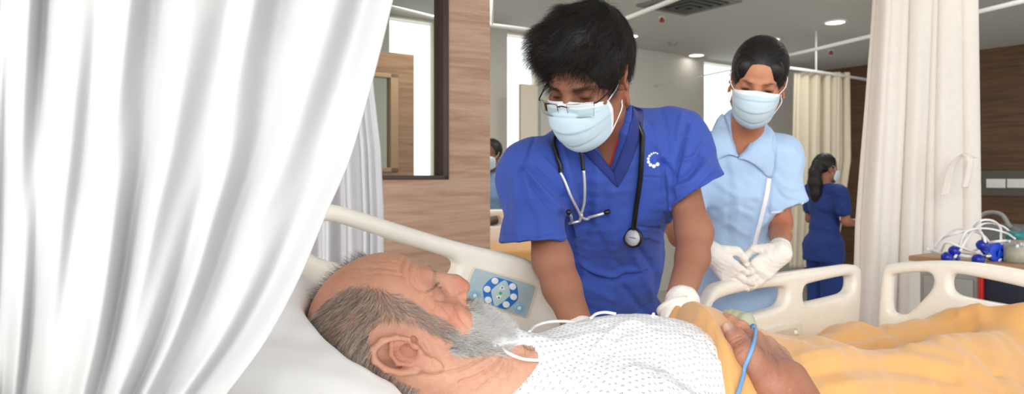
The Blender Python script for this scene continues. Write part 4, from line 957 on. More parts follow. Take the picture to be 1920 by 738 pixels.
# ================================================================ BLANKET, CLIP, LINES
def blob(A_, B_, ac, bc, ra, rb, top, p=.6):
    q = np.clip(1-((A_-ac)/ra)**2-((B_-bc)/rb)**2, 0, 1); return .85+(top-.85)*q**p
def seg(A_, B_, a0, b0, a1, b1, w, top0, top1):
    t_ = np.clip(((A_-a0)*(a1-a0)+(B_-b0)*(b1-b0))/((a1-a0)**2+(b1-b0)**2), 0, 1)
    d = np.hypot(A_-a0-t_*(a1-a0), B_-b0-t_*(b1-b0)); return .85+(top0+(top1-top0)*t_-.85)*np.exp(-(d/w)**2)
def bl_height(A_, B_):
    hs = [np.full(A_.shape, .852), blob(A_, B_, .86, .78, .30, .235, 1.098, .5), blob(A_, B_, 1.06, .75, .32, .205, 1.035, .5), seg(A_, B_, 1.2, .85, 1.65, .88, .085, .965, .95), seg(A_, B_, 1.2, .68, 1.65, .68, .10, .985, .965),
          seg(A_, B_, 1.6, .90, 2.02, .87, .09, .95, .93), seg(A_, B_, 1.6, .68, 2.02, .70, .09, .965, .94), seg(A_, B_, 2.03, .84, 2.04, .68, .075, .955, .99), seg(A_, B_, .93, .93, 1.03, .82, .042, 1.072, 1.055)]
    k = 60; return np.log(sum(np.exp(k*h) for h in hs)-len(hs)*math.exp(k*.85)*.9)/k
na, nb = 330, 250
bs = np.linspace(.262, 1.15, nb)
al = np.interp(bs, [.26, .45, .595, .69, .78, .86, .93, 1.15], [.66, .69, .765, .845, .905, .955, .985, 1.03])
X = np.zeros((na, nb, 3)); s_ = np.linspace(0, 1, na)
for j, b in enumerate(bs):
    a = al[j]+(2.14-al[j])*s_; B_ = np.full(na, b); z = bl_height(a, B_)
    e = (a-al[j]); z = z+.006-.034*np.exp(-(e/.012)**2)+.010*np.exp(-((e-.018)/.014)**2)
    drop = np.clip((.34-b)/.06, 0, 1)**2*.20; z = z-drop
    z = z+.006*np.sin(a*21+b*13)*np.clip((a-1.2)*3, 0, 1)
    for i in range(na): X[i, j] = W(a[i], b, z[i])
bme = grid_mesh(X); BV = coords(bme).astype(float); bn = normals(bme); bn = bn*np.sign(bn[:, 2:3]+1e-6)
BV = BV+bn*(snoise(BV, .22, 41, 3)*.007)[:, None]
BV = folds(BV, bn, [([(1500, 668), (1580, 655), (1640, 640), (1700, 618), (1770, 597), (1838, 574)], 9, .010), ([(1560, 640), (1640, 632), (1720, 612), (1790, 590)], 7, -.008), ([(1622, 606), (1640, 612), (1660, 614)], 4, -.009), ([(1612, 612), (1640, 621), (1690, 628)], 5, -.006),
   ([(1490, 690), (1560, 672), (1620, 668), (1700, 672), (1800, 690)], 12, .008), ([(1520, 700), (1600, 690), (1700, 695), (1790, 712)], 10, -.007), ([(1838, 576), (1850, 620), (1880, 680), (1915, 735)], 16, .009), ([(1870, 700), (1900, 710), (1920, 725)], 5, -.008),
   ([(1780, 640), (1830, 660), (1870, 700)], 12, -.006), ([(1540, 730), (1640, 715), (1740, 725)], 12, .007), ([(1700, 640), (1760, 650), (1800, 670)], 10, .006),
   ([(1330, 612), (1362, 650), (1395, 700), (1415, 738)], 9, .004), ([(1312, 600), (1345, 650), (1375, 710), (1385, 738)], 5, -.003), ([(1508, 640), (1560, 625), (1610, 612)], 6, .004)], 1.0)
bme.vertices.foreach_set('co', BV.astype(np.float32).ravel()); bme.update()
M['blanket'] = cloth('ochre_blanket', (.86, .655, .41), weave=1100, wr=.12, rough=.95, sheen=.25, scale=10, wdist=.006)
o = link('blanket', bme, M['blanket']); solid(o, .006, 1.0 if bn[:, 2].mean() < 0 else -1.0); tag(o, 'soft ochre yellow blanket covering the patient from belly to feet', 'blanket')
# finger clip
k3 = Clay(np.array(at(1340, 560, 1.12))-.05, np.array(at(1415, 620, 1.10))+.07, .0011)
k3.lo = np.minimum(np.array(at(1350, 640, 1.05)), np.array(at(1430, 570, 1.17)))-.02
k3 = Clay(k3.lo, k3.lo+np.array([.13, .17, .13]), .0012)
t0, t1, t2 = A(1362, 585, 1.150), A(1384, 594, 1.128), A(1414, 614, 1.092)
k3.chain([t0, A(1372, 588, 1.14), t1, A(1400, 600, 1.11), t2], [.0048, .0070, .0100, .0112, .0060], k=.006)
k3.cap(A(1366, 592, 1.150), A(1385, 604, 1.128), .006, .009, k=.006)
k3.cap(A(1367, 598, 1.140), A(1402, 630, 1.075), .0098, .0130, k=.002, op='sub')
for q_ in range(4): k3.bump([A(1364+4*q_, 580+2.2*q_, 1.14), A(1361+4*q_, 592+2.2*q_, 1.14)], .0012, -.0009)
v_, q_ = k3.mesh(); M['clipgrey'] = plain('pale_green_plastic', (.66, .68, .58), .5)
M['cableblue'] = plain('blue_cable', (.42, .62, .84), .4)
ox = empty('pulse_oximeter', t2, 'pale green finger clip sensor on the patient\'s index finger with blue cable', 'sensor')
link('finger_clip', mesh_np(v_, q_), M['clipgrey'], ox)
TB = bvh(np.concatenate([V3, BV]), np.concatenate([Q3, np.array([p_.vertices[:] for p_ in bme.polygons])+len(V3)]))
tubes('cable', [(np.vstack([t2+np.array([0, 0, -.001]), hits(TB, [(1417, 622), (1413, 640), (1408, 660), (1400, 684), (1390, 708), (1380, 740), (1366, 790)], .0045, 1.0, 50, 10)]), .0028)], M['cableblue'], ox)
tubes('strain_relief', [([A(1412, 611, 1.085), A(1417, 621, 1.072)], [.0048, .0034])], M['cableblue'], ox)
# thin white lines around the neck and over the gown
M['tube'] = plain('white_tubing', (.93, .93, .93), .3)
ln = empty('oxygen_tubing', at(1000, 650, .95), 'thin white tubing looping round the patient\'s neck and over the gown', 'tubing')
tubes('neck_line', [(spline([A(943, 652, .935), A(950, 659, .912), A(965, 667, .905), A(985, 673, .925), A(1012, 675, .945)], 30), .0022)], M['tube'], ln)
tubes('shoulder_line', [(spline([A(992, 622, 1.02), A(1006, 610, 1.06), A(1030, 603, 1.08), A(1062, 602, 1.09), A(1085, 606, 1.08)], 30), .0023), (spline([A(1108, 596, 1.06), A(1118, 588, 1.08), A(1135, 585, 1.09), A(1155, 588, 1.09)], 16), .0023)], M['tube'], ln)
kn = Clay(np.array(at(1225, 600, 1.13))-.03, np.array(at(1225, 600, 1.13))+.03, .0015)
kc_ = np.array(at(1222, 598, 1.12)); kn.ell(kc_, (.006, .006, .005), k=0)
for d_ in ((.008, 0, .004), (-.009, .002, -.002), (.003, 0, .009), (-.004, -.004, .003), (.010, .003, -.004)): kn.cap(kc_, kc_+np.array(d_), .003, .0024, k=.003)
v_, q_ = kn.mesh(); o = link('tie_knot', mesh_np(v_, q_), M['gown'], patient); o['label'] = 'small white knotted tie on top of the gown'
# ================================================================ DOCTOR
ps, tht = math.radians(36), math.radians(29)
f0 = np.array([-math.sin(ps)*math.cos(tht), -math.cos(ps)*math.cos(tht), -math.sin(tht)]); u0 = np.array([-math.sin(ps)*math.sin(tht), -math.cos(ps)*math.sin(tht), math.cos(tht)])
r0 = np.cross(f0, u0); u0 = u0*math.cos(.12)-r0*math.sin(.12)
DF = frame_from(f0, u0); DS = .94; DO = np.array(at(1166, 161, 1.345))+DF[:, 0]*.072
def dl(p): return DO+DF @ (np.asarray(p, float)*DS)
doctor = empty('person', (.25, 1.9, 0), 'young man with tousled black hair leaning over the bed in royal blue scrubs and mask', 'person')
shR, shL = A(1004, 328, 1.52), A(1258, 270, 1.60); elR, elL = A(1040, 505, 1.405), A(1307, 455, 1.50); wrR, wrL = A(1104, 660, 1.28), A(1266, 588, 1.34)
hip = np.array([.245, 1.86, .90]); chest = A(1130, 350, 1.64); ab = A(1125, 480, 1.76)
def torso(c, g=0.0, k=.06):
    c.cap(shR, shL, .065+g, .065+g, k=k)
    c.ell(chest, (.165+g, .115+g, .17+g), k=k, R=rx(.35)); c.ell(ab, (.150+g, .112+g, .20+g), k=k, R=rx(.2)); c.ell(hip, (.165+g, .118+g, .15+g), k=k)
c = Clay((-.06, 1.10, .74), (.52, 2.02, 1.62), .0028)
c.frame(DF, DO); c.S = DS; head(c, ears=(1, -1), eye_open=.2, earsc=1.22, nose=.95, earkw=dict(flare=.6)); c.S = 1
c.frame(np.eye(3), (0, 0, 0)); c.cap(dl((0, -.030, -.055)), (shR+shL)/2+np.array([0, .0, .03]), .056, .062, k=.03)
torso(c, -.010); person_arm(c, shR, elR, wrR, (.038, .036, .036, .026)); person_arm(c, shL, elL, wrL, (.042, .035, .033, .026))
dV, dQ = c.mesh(); dc = c
c = Clay((-.0, 1.62, -.01), (.50, 2.12, .96), .008)
for s, x in ((1, .155), (-1, .335)):
    c.cap((x+.01, 1.87, .86), (x, 1.88, .48), .088, .060, k=.02).cap((x, 1.88, .48), (x, 1.91, .10), .055, .042, k=.02).cap((x, 1.93, .045), (x-.02, 1.78, .035), .042, .036, k=.03)
v2, q2 = c.mesh()
VV = np.concatenate([dV, v2]); me = mesh_np(VV, np.concatenate([dQ, q2+len(dV)]))
dsk = lin(.57, .375, .285)
spots = [(dl((s*.085, -.012, .0)), .03, lin(.62, .37, .28), .8) for s in (1, -1)]+[(dl((s*.032, .09, .012)), .017, lin(.36, .24, .19), .75) for s in (1, -1)]+[(dl((-.070, .02, -.012)), .012, lin(.12, .09, .08), .8), (dl((-.070, .012, .01)), .014, lin(.10, .08, .07), .8)]
spots += [(elR, .09, lin(.70, .49, .40), .8), (wrR, .1, lin(.74, .53, .43), .7), (elL, .09, lin(.68, .48, .39), .8), (wrL, .1, lin(.74, .55, .46), .7), (shL, .12, lin(.60, .42, .34), .6)]
Cd = skin_cols(VV, dsk, 0, spots, seed=9); Ld = (VV-DO)@DF/DS
lash = np.exp(-(((np.abs(Ld[:, 0])-.033)/.012)**4+((Ld[:, 2]-.0055)/.0022)**2))*(Ld[:, 1] > .07)*.9
brow = np.exp(-(((np.abs(Ld[:, 0])-.030)/.017)**4+((Ld[:, 2]-.029+.12*np.abs(np.abs(Ld[:, 0])-.03))/.0048)**2))*(Ld[:, 1] > .06)*.85
for w_ in (lash, brow): Cd = Cd*(1-w_[:, None])+np.array(lin(.10, .08, .075))*w_[:, None]
setcol(me, Cd); M['skin_young'] = vcol('young_skin', .5, pore=.15, psc=900, sss=.05, spec=.35, mottle=.08)
link('body', me, M['skin_young'], doctor)
# hair mass and strands
h = Clay(DO-np.array([.17, .17, .12]), DO+np.array([.17, .17, .24]), .0026); h.frame(DF, DO); h.S = .965
h.ell((0, -.020, .056), (.0875, .112, .098), k=0); h.ell((.012, .038, .098), (.072, .062, .052), k=.03); h.ell((.03, .060, .092), (.042, .034, .028), k=.02); h.ell((-.015, .0, .125), (.06, .07, .038), k=.03)
h.cap((0, -.08, .0), (0, -.07, -.045), .05, .035, k=.03)
for s in (1, -1): h.cap((s*.070, .018, .045), (s*.0725, .017, .004), .011, .006, k=.010)
h.ell((0, .118, .010), (.074, .072, .070), k=.010, op='sub'); h.ell((0, .06, -.045), (.10, .088, .050), k=.01, op='sub')
for s in (1, -1): h.ell((s*.092, -.012, -.002), (.034, .034, .044), k=.006, op='sub')
hr_ = np.random.default_rng(4)
for i in range(70):   # clumps
    th_, fy = hr_.uniform(-1.5, 1.5), hr_.uniform(-.09, .075); x0 = .085*math.sin(th_); z0 = .055+.10*math.cos(th_)*math.sqrt(max(.05, 1-(fy/.13)**2))
    h.bump([(x0, fy, z0), (x0+.018+.01*math.sin(i), fy+.022, z0-.004), (x0+.03, fy+.040, z0-.018)], .006, .0045*(1 if i % 2 else -1))
hV, hQ = h.mesh(); hme = mesh_np(hV, hQ); hn = normals(hme); bpy.data.meshes.remove(hme); Lh = (hV-DO)@DF/DS
r_ = np.random.default_rng(21)
def dflow(P):
    L = (P-DO)@DF/DS; cr = np.array([-.02, -.075, .14]); d = L-cr; d = d/(np.linalg.norm(d, axis=1)[:, None]+1e-6); d = d+np.array([.35, .55, -.25])
    d = d+.25*np.stack([np.sin(L[:, 1]*90+L[:, 2]*40), np.sin(L[:, 0]*80+L[:, 2]*50), 1.3*np.sin(L[:, 0]*70+L[:, 1]*60)], 1)*1.5; return (d/(np.linalg.norm(d, axis=1)[:, None]+1e-6))@DF.T
mk = (Lh[:, 2] > -.02) | (Lh[:, 1] < .0); i = pick(mk, 15000); P0 = hV[i]-hn[i]*.003
top = np.clip((Lh[i, 2]-.08)/.05, 0, 1)
s1 = strands(P0, dflow(P0)*.8+hn[i]*.35, r_.uniform(.018, .034, len(i))+.014*top, .00055, flow=dflow, nseg=6, curl=.14, clay=h, lift=.004, cols=hair_cols(len(i), .010, .032, 1), seed=31)
mk = (Lh[:, 2] > .10); i = pick(mk, 900); P0 = hV[i]
s2 = strands(P0, hn[i]+dflow(P0)*.7, r_.uniform(.012, .034, len(i)), .0004, flow=dflow, nseg=5, curl=.22, cols=hair_cols(len(i), .008, .02, 2), seed=32)
mk = (Lh[:, 1] > .055) & (Lh[:, 2] < .105) & (Lh[:, 2] > .045); i = pick(mk, 2600); P0 = hV[i]
s3 = strands(P0, np.tile(DF@nrm((.35, .35, -.75)), (len(i), 1)), r_.uniform(.008, .018, len(i)), .0005, nseg=5, curl=.2, clay=dc, lift=.004, cols=hair_cols(len(i), .008, .022, 3), seed=33)
i = pick(np.abs(np.abs(Ld[:len(dV), 0])-.030) < .017, 1); bk = (np.abs(np.abs(Ld[:, 0])-.031) < .018) & (np.abs(Ld[:, 2]-.029+.10*np.abs(np.abs(Ld[:, 0])-.03)) < .0042) & (Ld[:, 1] > .06)
i = pick(bk, 420); bn_ = normals(me)
s4 = strands(VV[i], bn_[i]*.3+np.sign(Ld[i][:, :1])*DF[:, 0]+.25*DF[:, 2], r_.uniform(.005, .009, len(i)), .00026, nseg=3, curl=.1, cols=hair_cols(len(i), .008, .02, 4), seed=34)
base_ = (hV, hQ, np.tile([.012, .010, .009], (len(hV), 1))); v_, f_, c_ = merge([s1, s2, s3])
M['hair_black'] = hairmat('black_hair', .5, .35)
hm0 = mesh_np(hV, hQ); setcol(hm0, base_[2]); vv, ff, cc = merge([base_, (v_, f_, c_)]); hm_ = mesh_np(vv, ff); setcol(hm_, cc); bpy.data.meshes.remove(hm0)
o = link('hair', hm_, M['hair_black'], doctor); o['label'] = 'tousled short black hair'
for sg_ in (1, -1):
    k_ = i[Ld[i][:, 0]*sg_ > 0]; s4 = strands(VV[k_], bn_[k_]*.3+sg_*DF[:, 0]+.25*DF[:, 2], r_.uniform(.005, .009, len(k_)), .00026, nseg=3, curl=.1, cols=hair_cols(len(k_), .008, .02, 4), seed=34); hm_ = mesh_np(s4[0], s4[1]); setcol(hm_, s4[2]); link('eyebrow', hm_, M['hair_black'], doctor)
facemask(DF, DO, DS*1.03, doctor, top=.002, seed=2, earx=.0745)
# scrubs
M['scrub'] = cloth('royal_blue_cotton', (.225, .325, .665), weave=1500, wr=.2, rough=.75, sheen=.08, scale=11, wdist=.004)
M['scrubtrim'] = cloth('navy_cotton', (.16, .22, .50), weave=1500, wr=.1, rough=.75, sheen=.05)
g = Clay((-.10, 1.14, .74), (.56, 2.06, 1.56), .0034)
def disc_cut(g, p, n, R_):
    n = nrm(n); q = g._sl(p-R_-.12, p+R_+.12); sl, X, Y, Z = q
    X = X-p[0]; Y = Y-p[1]; Z = Z-p[2]; d = X*n[0]+Y*n[1]+Z*n[2]
    g.D[sl] = np.maximum(g.D[sl], np.where(d < .16, d, -1).astype(np.float32))
def sleeve(g, sh, end, p, epx, r0_, r1_, arm_dir):
    """flared sleeve from the shoulder, trimmed straight along the hem and hollow inside; call before the torso is added"""
    e = nrm((epx[0], 0, -epx[1])); vd_ = nrm(p-np.array([0, 0, CH])); n = nrm(np.cross(e, vd_)); n = n if n[2] < 0 else -n
    g.cap(sh, end, r0_, r1_, k=.02); disc_cut(g, p, n, r1_); g.cap(p-arm_dir*.03, p+arm_dir*.08, r1_*.72, r1_*.92, k=.002, op='sub')
shR2 = shR+np.array([-.004, 0, -.008])
sleeve(g, shR2, A(1000, 492, 1.405), A(1001, 451, 1.436), (129, -8), .060, .0725, nrm(elR-shR))
sleeve(g, shL, A(1322, 396, 1.525), A(1306, 357, 1.555), (101, -62), .066, .078, nrm(elL-shL))
torso(g, .012); g.cap((shR+shL)/2+np.array([.0, -.01, .035]), dl((0, -.045, -.105)), .085, .066, k=.05)
g.cut(hip+np.array([0, 0, -.10]), (0, 0, -1))
gV, gQ = g.mesh(); gme = mesh_np(gV, gQ); gn = normals(gme)
FD = [ # right sleeve and shoulder
 ([(1030, 222), (1000, 262), (985, 300), (978, 312)], 3, -.004), ([(976, 310), (1000, 345), (1030, 385), (1050, 402)], 4, -.004), ([(988, 318), (1015, 352), (1045, 385), (1066, 398)], 5, .007), ([(975, 318), (982, 360), (1003, 400), (1010, 440)], 5, -.004), ([(962, 330), (966, 380), (972, 445)], 8, .004),
 ([(1005, 315), (1035, 345), (1058, 372)], 4, -.005), ([(1020, 300), (1045, 330), (1062, 360)], 5, .005), ([(940, 371), (975, 373), (1010, 371)], 1.5, -.0012), ([(938, 440), (1000, 441), (1064, 434)], 1.6, -.0014),
 ([(1034, 262), (1046, 300), (1058, 345), (1066, 395), (1076, 447)], 4, -.004), ([(1052, 262), (1064, 320), (1078, 380)], 7, .005), ([(1072, 430), (1078, 470), (1092, 520)], 7, -.008), ([(1063, 350), (1072, 400), (1080, 440)], 4, .006),
 # centre front
 ([(1118, 300), (1120, 360), (1116, 430)], 7, .004), ([(1100, 330), (1104, 400), (1098, 460)], 6, -.004), ([(1150, 360), (1148, 420), (1150, 500), (1146, 590)], 11, .005), ([(1110, 420), (1140, 470), (1170, 510)], 7, -.004),
 ([(1094, 505), (1130, 522), (1150, 523), (1190, 515), (1210, 508)], 3.5, -.009), ([(1092, 497), (1130, 512), (1150, 513), (1190, 505)], 5, .006), ([(1100, 540), (1130, 548), (1150, 560)], 6, .004), ([(1090, 560), (1110, 580), (1130, 592)], 6, -.005),
 # pocket and left side
 ([(1200, 333), (1225, 332), (1241, 334)], 1.6, -.0028), ([(1241, 334), (1242, 400), (1243, 455)], 1.6, -.003), ([(1243, 300), (1247, 380), (1250, 460), (1252, 520), (1246, 590)], 4, -.007), ([(1256, 390), (1258, 460), (1262, 520), (1254, 590)], 4, .006), ([(1214, 240), (1222, 270), (1230, 285)], 3, -.004), ([(1226, 235), (1232, 262), (1236, 285)], 4, .004),
 ([(1200, 425), (1225, 428), (1243, 432)], 3, -.004), ([(1198, 440), (1220, 445), (1240, 452)], 4, .004), ([(1200, 470), (1222, 500), (1240, 540)], 7, -.006), ([(1190, 480), (1208, 520), (1230, 570)], 7, .006), ([(1170, 540), (1200, 575), (1220, 595)], 7, -.005), ([(1240, 520), (1225, 560), (1200, 590)], 5, -.005),
 # left sleeve
 ([(1293, 228), (1283, 262), (1274, 300), (1262, 350), (1257, 385)], 3.5, -.008), ([(1279, 250), (1300, 262), (1318, 292)], 4, -.004), ([(1278, 300), (1298, 296), (1318, 268)], 4, .005), ([(1270, 340), (1295, 322), (1315, 290)], 5, -.006), ([(1268, 352), (1296, 340), (1325, 305)], 5, .005), ([(1262, 372), (1300, 352), (1340, 318)], 3, -.003), ([(1260, 378), (1302, 358), (1348, 320)], 1.5, -.0014),
 ([(1278, 215), (1272, 240), (1270, 262)], 4, .004), ([(1240, 205), (1250, 240), (1252, 280)], 6, -.004), ([(1238, 300), (1252, 312), (1262, 330)], 5, -.006)]
gV = folds(gV, gn, FD, 1.3); gV = gV+gn*(snoise(gV, .11, 51, 3)*.004)[:, None]
vin = [(1085, 250), (1100, 268), (1150, 322), (1166, 290), (1182, 230), (1180, 170), (1100, 150), (1060, 200)]
UVs = proj(gV); ins = inpoly(UVs, vin); dd = pdist(UVs, vin+[vin[0]]); w_ = np.clip((np.where(ins, dd, -dd)+1.5)/3, 0, 1)*(gV[:, 1] < 1.62)*(gn[:, 1] < .2)
gV = gV-gn*(w_*.05)[:, None]
gme.vertices.foreach_set('co', gV.astype(np.float32).ravel()); gme.update()
scrub = link('scrub_top', gme, M['scrub'], doctor); scrub['label'] = 'royal blue short-sleeved V-neck scrub top'
T_ = bvh(gV, gQ)
ribbon('neckband', T_, [(1068, 258), (1086, 276), (1120, 312), (1157, 351)], [(1086, 250), (1102, 268), (1126, 294), (1150, 322)], M['scrubtrim'], scrub, .0015, .0016)
ribbon('neckband', T_, [(1157, 351), (1177, 316), (1196, 264), (1206, 216), (1203, 180)], [(1150, 322), (1164, 288), (1178, 248), (1185, 214), (1183, 180)], M['scrubtrim'], scrub, .002, .0016)
M['logo_white'] = plain('logo_white', (.93, .94, .96), .6); M['logo_blue'] = plain('logo_blue', (.16, .42, .86), .6)
lg = empty('chest_emblem', (0, 0, 0)); lg.parent = scrub
for (x, y, r) in ((266, 152, 5), (254, 149, 5), (241, 150, 6), (228, 156, 7), (216, 167, 8), (209, 184, 9), (210, 203, 10), (222, 220, 11), (243, 228, 12), (265, 217, 12)):
    u, v = 1150+x/3.21, 240+y/3.21; p = hit(T_, u, v, .0008); rr = r/3.21*1.6/F*.9
    if p is not None:
        dcm = bmesh.new(); bmesh.ops.create_cone(dcm, cap_ends=True, segments=16, radius1=rr, radius2=rr, depth=.0012, matrix=Matrix.Translation(p) @ Matrix.Rotation(math.pi/2+.25, 4, 'X')); o = link('emblem_dot', bm_mesh(dcm), M['logo_white'], lg)
for pts in ([(1231, 296), (1224, 300), (1226, 306), (1233, 303)], [(1233, 302), (1240, 297), (1243, 304), (1250, 300), (1256, 304), (1262, 302)], [(1236, 309), (1246, 308), (1258, 310)]):
    tubes('emblem_script', [(hits(T_, pts, .001, 1.5, 24), .0008)], M['logo_blue'], lg, 6)
# trousers and shoes
c = Clay((-.02, 1.60, -.01), (.52, 2.14, 1.0), .008)
c.ell((.245, 1.865, .86), (.172, .125, .12), k=0)
for x in (.155, .335): c.cap((x+.005, 1.87, .82), (x, 1.88, .46), .100, .078, k=.03).cap((x, 1.88, .46), (x, 1.91, .10), .078, .068, k=.02)
c.cut((0, 0, .07), (0, 0, -1)); v_, q_ = c.mesh(); link('scrub_trousers', mesh_np(v_, q_), M['scrub'], doctor)
M['shoe'] = plain('black_shoe', (.09, .09, .09), .5)
for x in (.155, .335):
    c = Clay((x-.08, 1.68, -.01), (x+.08, 2.04, .14), .005); c.cap((x, 1.94, .05), (x-.015, 1.78, .04), .052, .046, k=0); c.cut((0, 0, .003), (0, 0, -1)); c.cut((0, 0, .10), (0, 0, 1)); v_, q_ = c.mesh(); link('shoe', mesh_np(v_, q_), M['shoe'], doctor)
# gloves (wrist cuff visible, fingers under the blanket)
M['glove'] = cloth('latex_glove', (.93, .91, .88), weave=600, wr=.35, rough=.55, sheen=0, scale=26, wdist=.003)
def glove(name, wr, fdir, pn_, parent, curl=.5, sc_=1.0, side=1, extra=None, h=.0022, arm=None, spread=1.0, curls=None):
    """hand in a thin glove: wr wrist point, fdir finger direction, pn_ palm normal"""
    wr = np.array(wr, float); f = nrm(fdir); n = np.array(pn_, float); n = nrm(n-f*n.dot(f)); x = np.cross(f, n)*side
    c = Clay(wr-.15, wr+.15, h); P = lambda a, b, z: wr+(x*a+f*b+n*z)*sc_
    if arm is not None: d = nrm(np.array(arm)-wr); c.cap(wr+d*.045, wr, .0335*sc_, .031*sc_, k=0)
    c.cap(P(0, 0, 0), P(0, .03, 0), .028*sc_, .026*sc_, k=.02)
    for i, (a, ln_) in enumerate(((-.027, .076), (-.009, .084), (.009, .078), (.026, .062))):
        cu = (curls[i] if curls else curl); base = P(a, .082-abs(a+.008)*.25, 0); c.cap(P(a*.6, .02, 0), base, .016*sc_, .0125*sc_, k=.012)
        ang = 0; p = base; r_0 = .0105*sc_
        for k_, frac in enumerate((.46, .30, .24)):
            ang += cu*(1.0, 1.1, .8)[k_]; d = f*math.cos(ang)+n*math.sin(ang)+x*a*2.2*spread*(k_ == 0); q = p+nrm(d)*ln_*frac*sc_
            c.cap(p, q, r_0, r_0*.92, k=.003); p = q; r_0 *= .92
    tb = P(-.030, .018, .004); t1_ = P(-.052, .045, .022); t2_ = P(-.050, .072, .034); t3_ = P(-.040, .092, .040)
    c.chain([tb, t1_, t2_, t3_], [.017*sc_, .0125*sc_, .0115*sc_, .0095*sc_], k=.008)
    v_, q_ = c.mesh(); me = mesh_np(v_, q_); nn = normals(me); v_ = v_+nn*(snoise(v_, .02, 61, 3)*.0009)[:, None]; me.vertices.foreach_set('co', v_.astype(np.float32).ravel()); me.update()
    o = link(name, me, M['glove'], parent); return o
o = glove('glove', A(1272, 596, 1.325), (-.12, -.38, -.55), (-.5, .3, -.5), doctor, arm=elL, sc_=1.0, side=-1, curl=.3); o['label'] = 'off-white latex glove'
o = glove('glove', wrR, (.15, -.35, -.5), (.5, .1, -.5), doctor, arm=elR, sc_=1.0, side=1, curl=.3)
tubes('glove_cuff', [([A(1262, 571, 1.343), A(1266, 580, 1.337)], .0345)], M['glove'], doctor, 28)
M['redcord'] = plain('red_thread', (.72, .12, .08), .7)
TB2 = bvh(dV, dQ); o = tubes('neck_cord', [(hits(TB2, [(1166, 240), (1156, 270), (1149, 292), (1144, 312)], .001, 1.5, 30), .0016)], M['redcord'], doctor); o['label'] = 'thin red neck cord'
# glasses
M['steel'] = plain('brushed_steel', (.78, .78, .78), .25, metal=1.0); M['gunmetal'] = plain('gunmetal', (.22, .21, .21), .3, metal=.9)
gg = empty('glasses', dl((0, .11, 0)), 'half-rimmed rectangular glasses with dark metal arms worn by the bending doctor', 'glasses')
def dt(L): return DO+(np.asarray(L, float)*DS*1.02)@DF.T
gz = -.004
for s in (1, -1):
    out = [(s*.010, .118, gz+.012), (s*.034, .114, gz+.013), (s*.058, .100, gz+.012), (s*.060, .099, gz+.006), (s*.057, .101, gz-.014), (s*.050, .105, gz-.017), (s*.020, .115, gz-.017), (s*.011, .118, gz-.013), (s*.010, .118, gz+.012)]
    rim = dt(spline(out, 60)); tubes('rim', [(rim[:26], .0009), (rim[26:], .0004)], M['steel'], gg, 8)
    n_ = 12; X = np.zeros((n_, 6, 3))
    for i in range(n_):
        a = i/(n_-1); x = .010+.049*a; y = np.interp(x, [.01, .034, .058], [.118, .1135, .1005])
        for j in range(6): X[i, j] = dt([(s*x, y, gz+.012-.029*j/5)])[0]
    o = link('lens', grid_mesh(X), M['glass'], gg); solid(o, .001)
    tubes('temple', [(dt(spline([(s*.060, .100, gz+.010), (s*.066, .092, gz+.010), (s*.075, .05, .012), (s*.079, .010, .022), (s*.080, -.012, .022), (s*.077, -.03, .0)], 40)), .0014)], M['gunmetal'], gg, 8)
    tubes('nose_pad', [(dt([(s*.010, .112, gz+.002), (s*.008, .104, gz-.004)]), .0016)], M['steel'], gg, 8)
tubes('bridge', [(dt(spline([(-.011, .118, gz+.006), (0, .120, gz+.009), (.011, .118, gz+.006)], 12)), .0013)], M['gunmetal'], gg, 8)
# stethoscope
M['rubber'] = plain('black_rubber', (.05, .05, .055), .35)
M['bright_steel'] = plain('bright_steel', (.88, .88, .88), .3, metal=.5)
sg = empty('stethoscope', hit(T_, 1187, 380, .01), 'black tubed stethoscope hanging round the neck over blue scrubs', 'stethoscope')
tb = hits(T_, [(1199, 252), (1199, 300), (1196, 350), (1190, 395), (1186, 425)], .0075, n=50)
nb0 = dl((-.058, -.01, -.075)); nb1 = dl((-.068, -.022, -.10))
tbf = np.vstack([spline([dl((0, -.09, -.10)), dl((-.052, -.07, -.10)), A(1168, 194, 1.43), A(1187, 212, 1.46), tb[0]], 30)[:-1], tb]); tubes('tubing', [(tbf, .0056)], M['rubber'], sg)
yL = hits(T_, [(1044, 262), (1038, 285), (1044, 308), (1052, 324)], .008, n=24); yR = hits(T_, [(1093, 272), (1092, 295), (1091, 317)], .010, n=20)
tubes('tubing', [(np.vstack([spline([dl((0, -.088, -.11)), dl((.05, -.07, -.115)), dl((.085, -.02, -.115)), yL[0]], 24)[:-1], yL]), .0045), (yR, .0042)], M['rubber'], sg)
sL = hits(T_, [(1052, 324), (1062, 350), (1076, 380), (1085, 396)], .011, n=30, sm=60); sR = hits(T_, [(1091, 317), (1090, 350), (1088, 380), (1085, 397)], .013, n=30, sm=60)
tubes('ear_tube', [(sL, .0031)], M['bright_steel'], sg); tubes('ear_tube', [(sR, .0031)], M['bright_steel'], sg)
eL = hits(T_, [(1086, 394), (1092, 400), (1103, 402), (1115, 398), (1124, 393)], .015, n=24); eR = hits(T_, [(1087, 392), (1083, 402), (1073, 408), (1062, 407), (1054, 405)], .017, n=24)
tubes('ear_tube', [(eL, .0031)], M['bright_steel'], sg); tubes('ear_tube', [(eR, .0031)], M['bright_steel'], sg)
for e_ in (eL, eR):
    d = nrm(e_[-1]-e_[-3]); tubes('ear_tip', [([e_[-1]-d*.001, e_[-1]+d*.004, e_[-1]+d*.012, e_[-1]+d*.014], [.003, .0052, .0055, .003])], M['rubber'], sg)
cp = hit(T_, 1184, 438, .014); nrmC = nrm((-.60, -.80, .05)); Rz = Vector(nrmC).to_track_quat('Z', 'Y').to_matrix().to_4x4(); MC = Matrix.Translation(cp) @ Rz
lathe('chest_piece', [(.0001, -.008), (.012, -.008), (.019, -.004), (.0225, .002), (.0225, .005), (.0205, .007)], M['rubber'], sg, 40, MC)
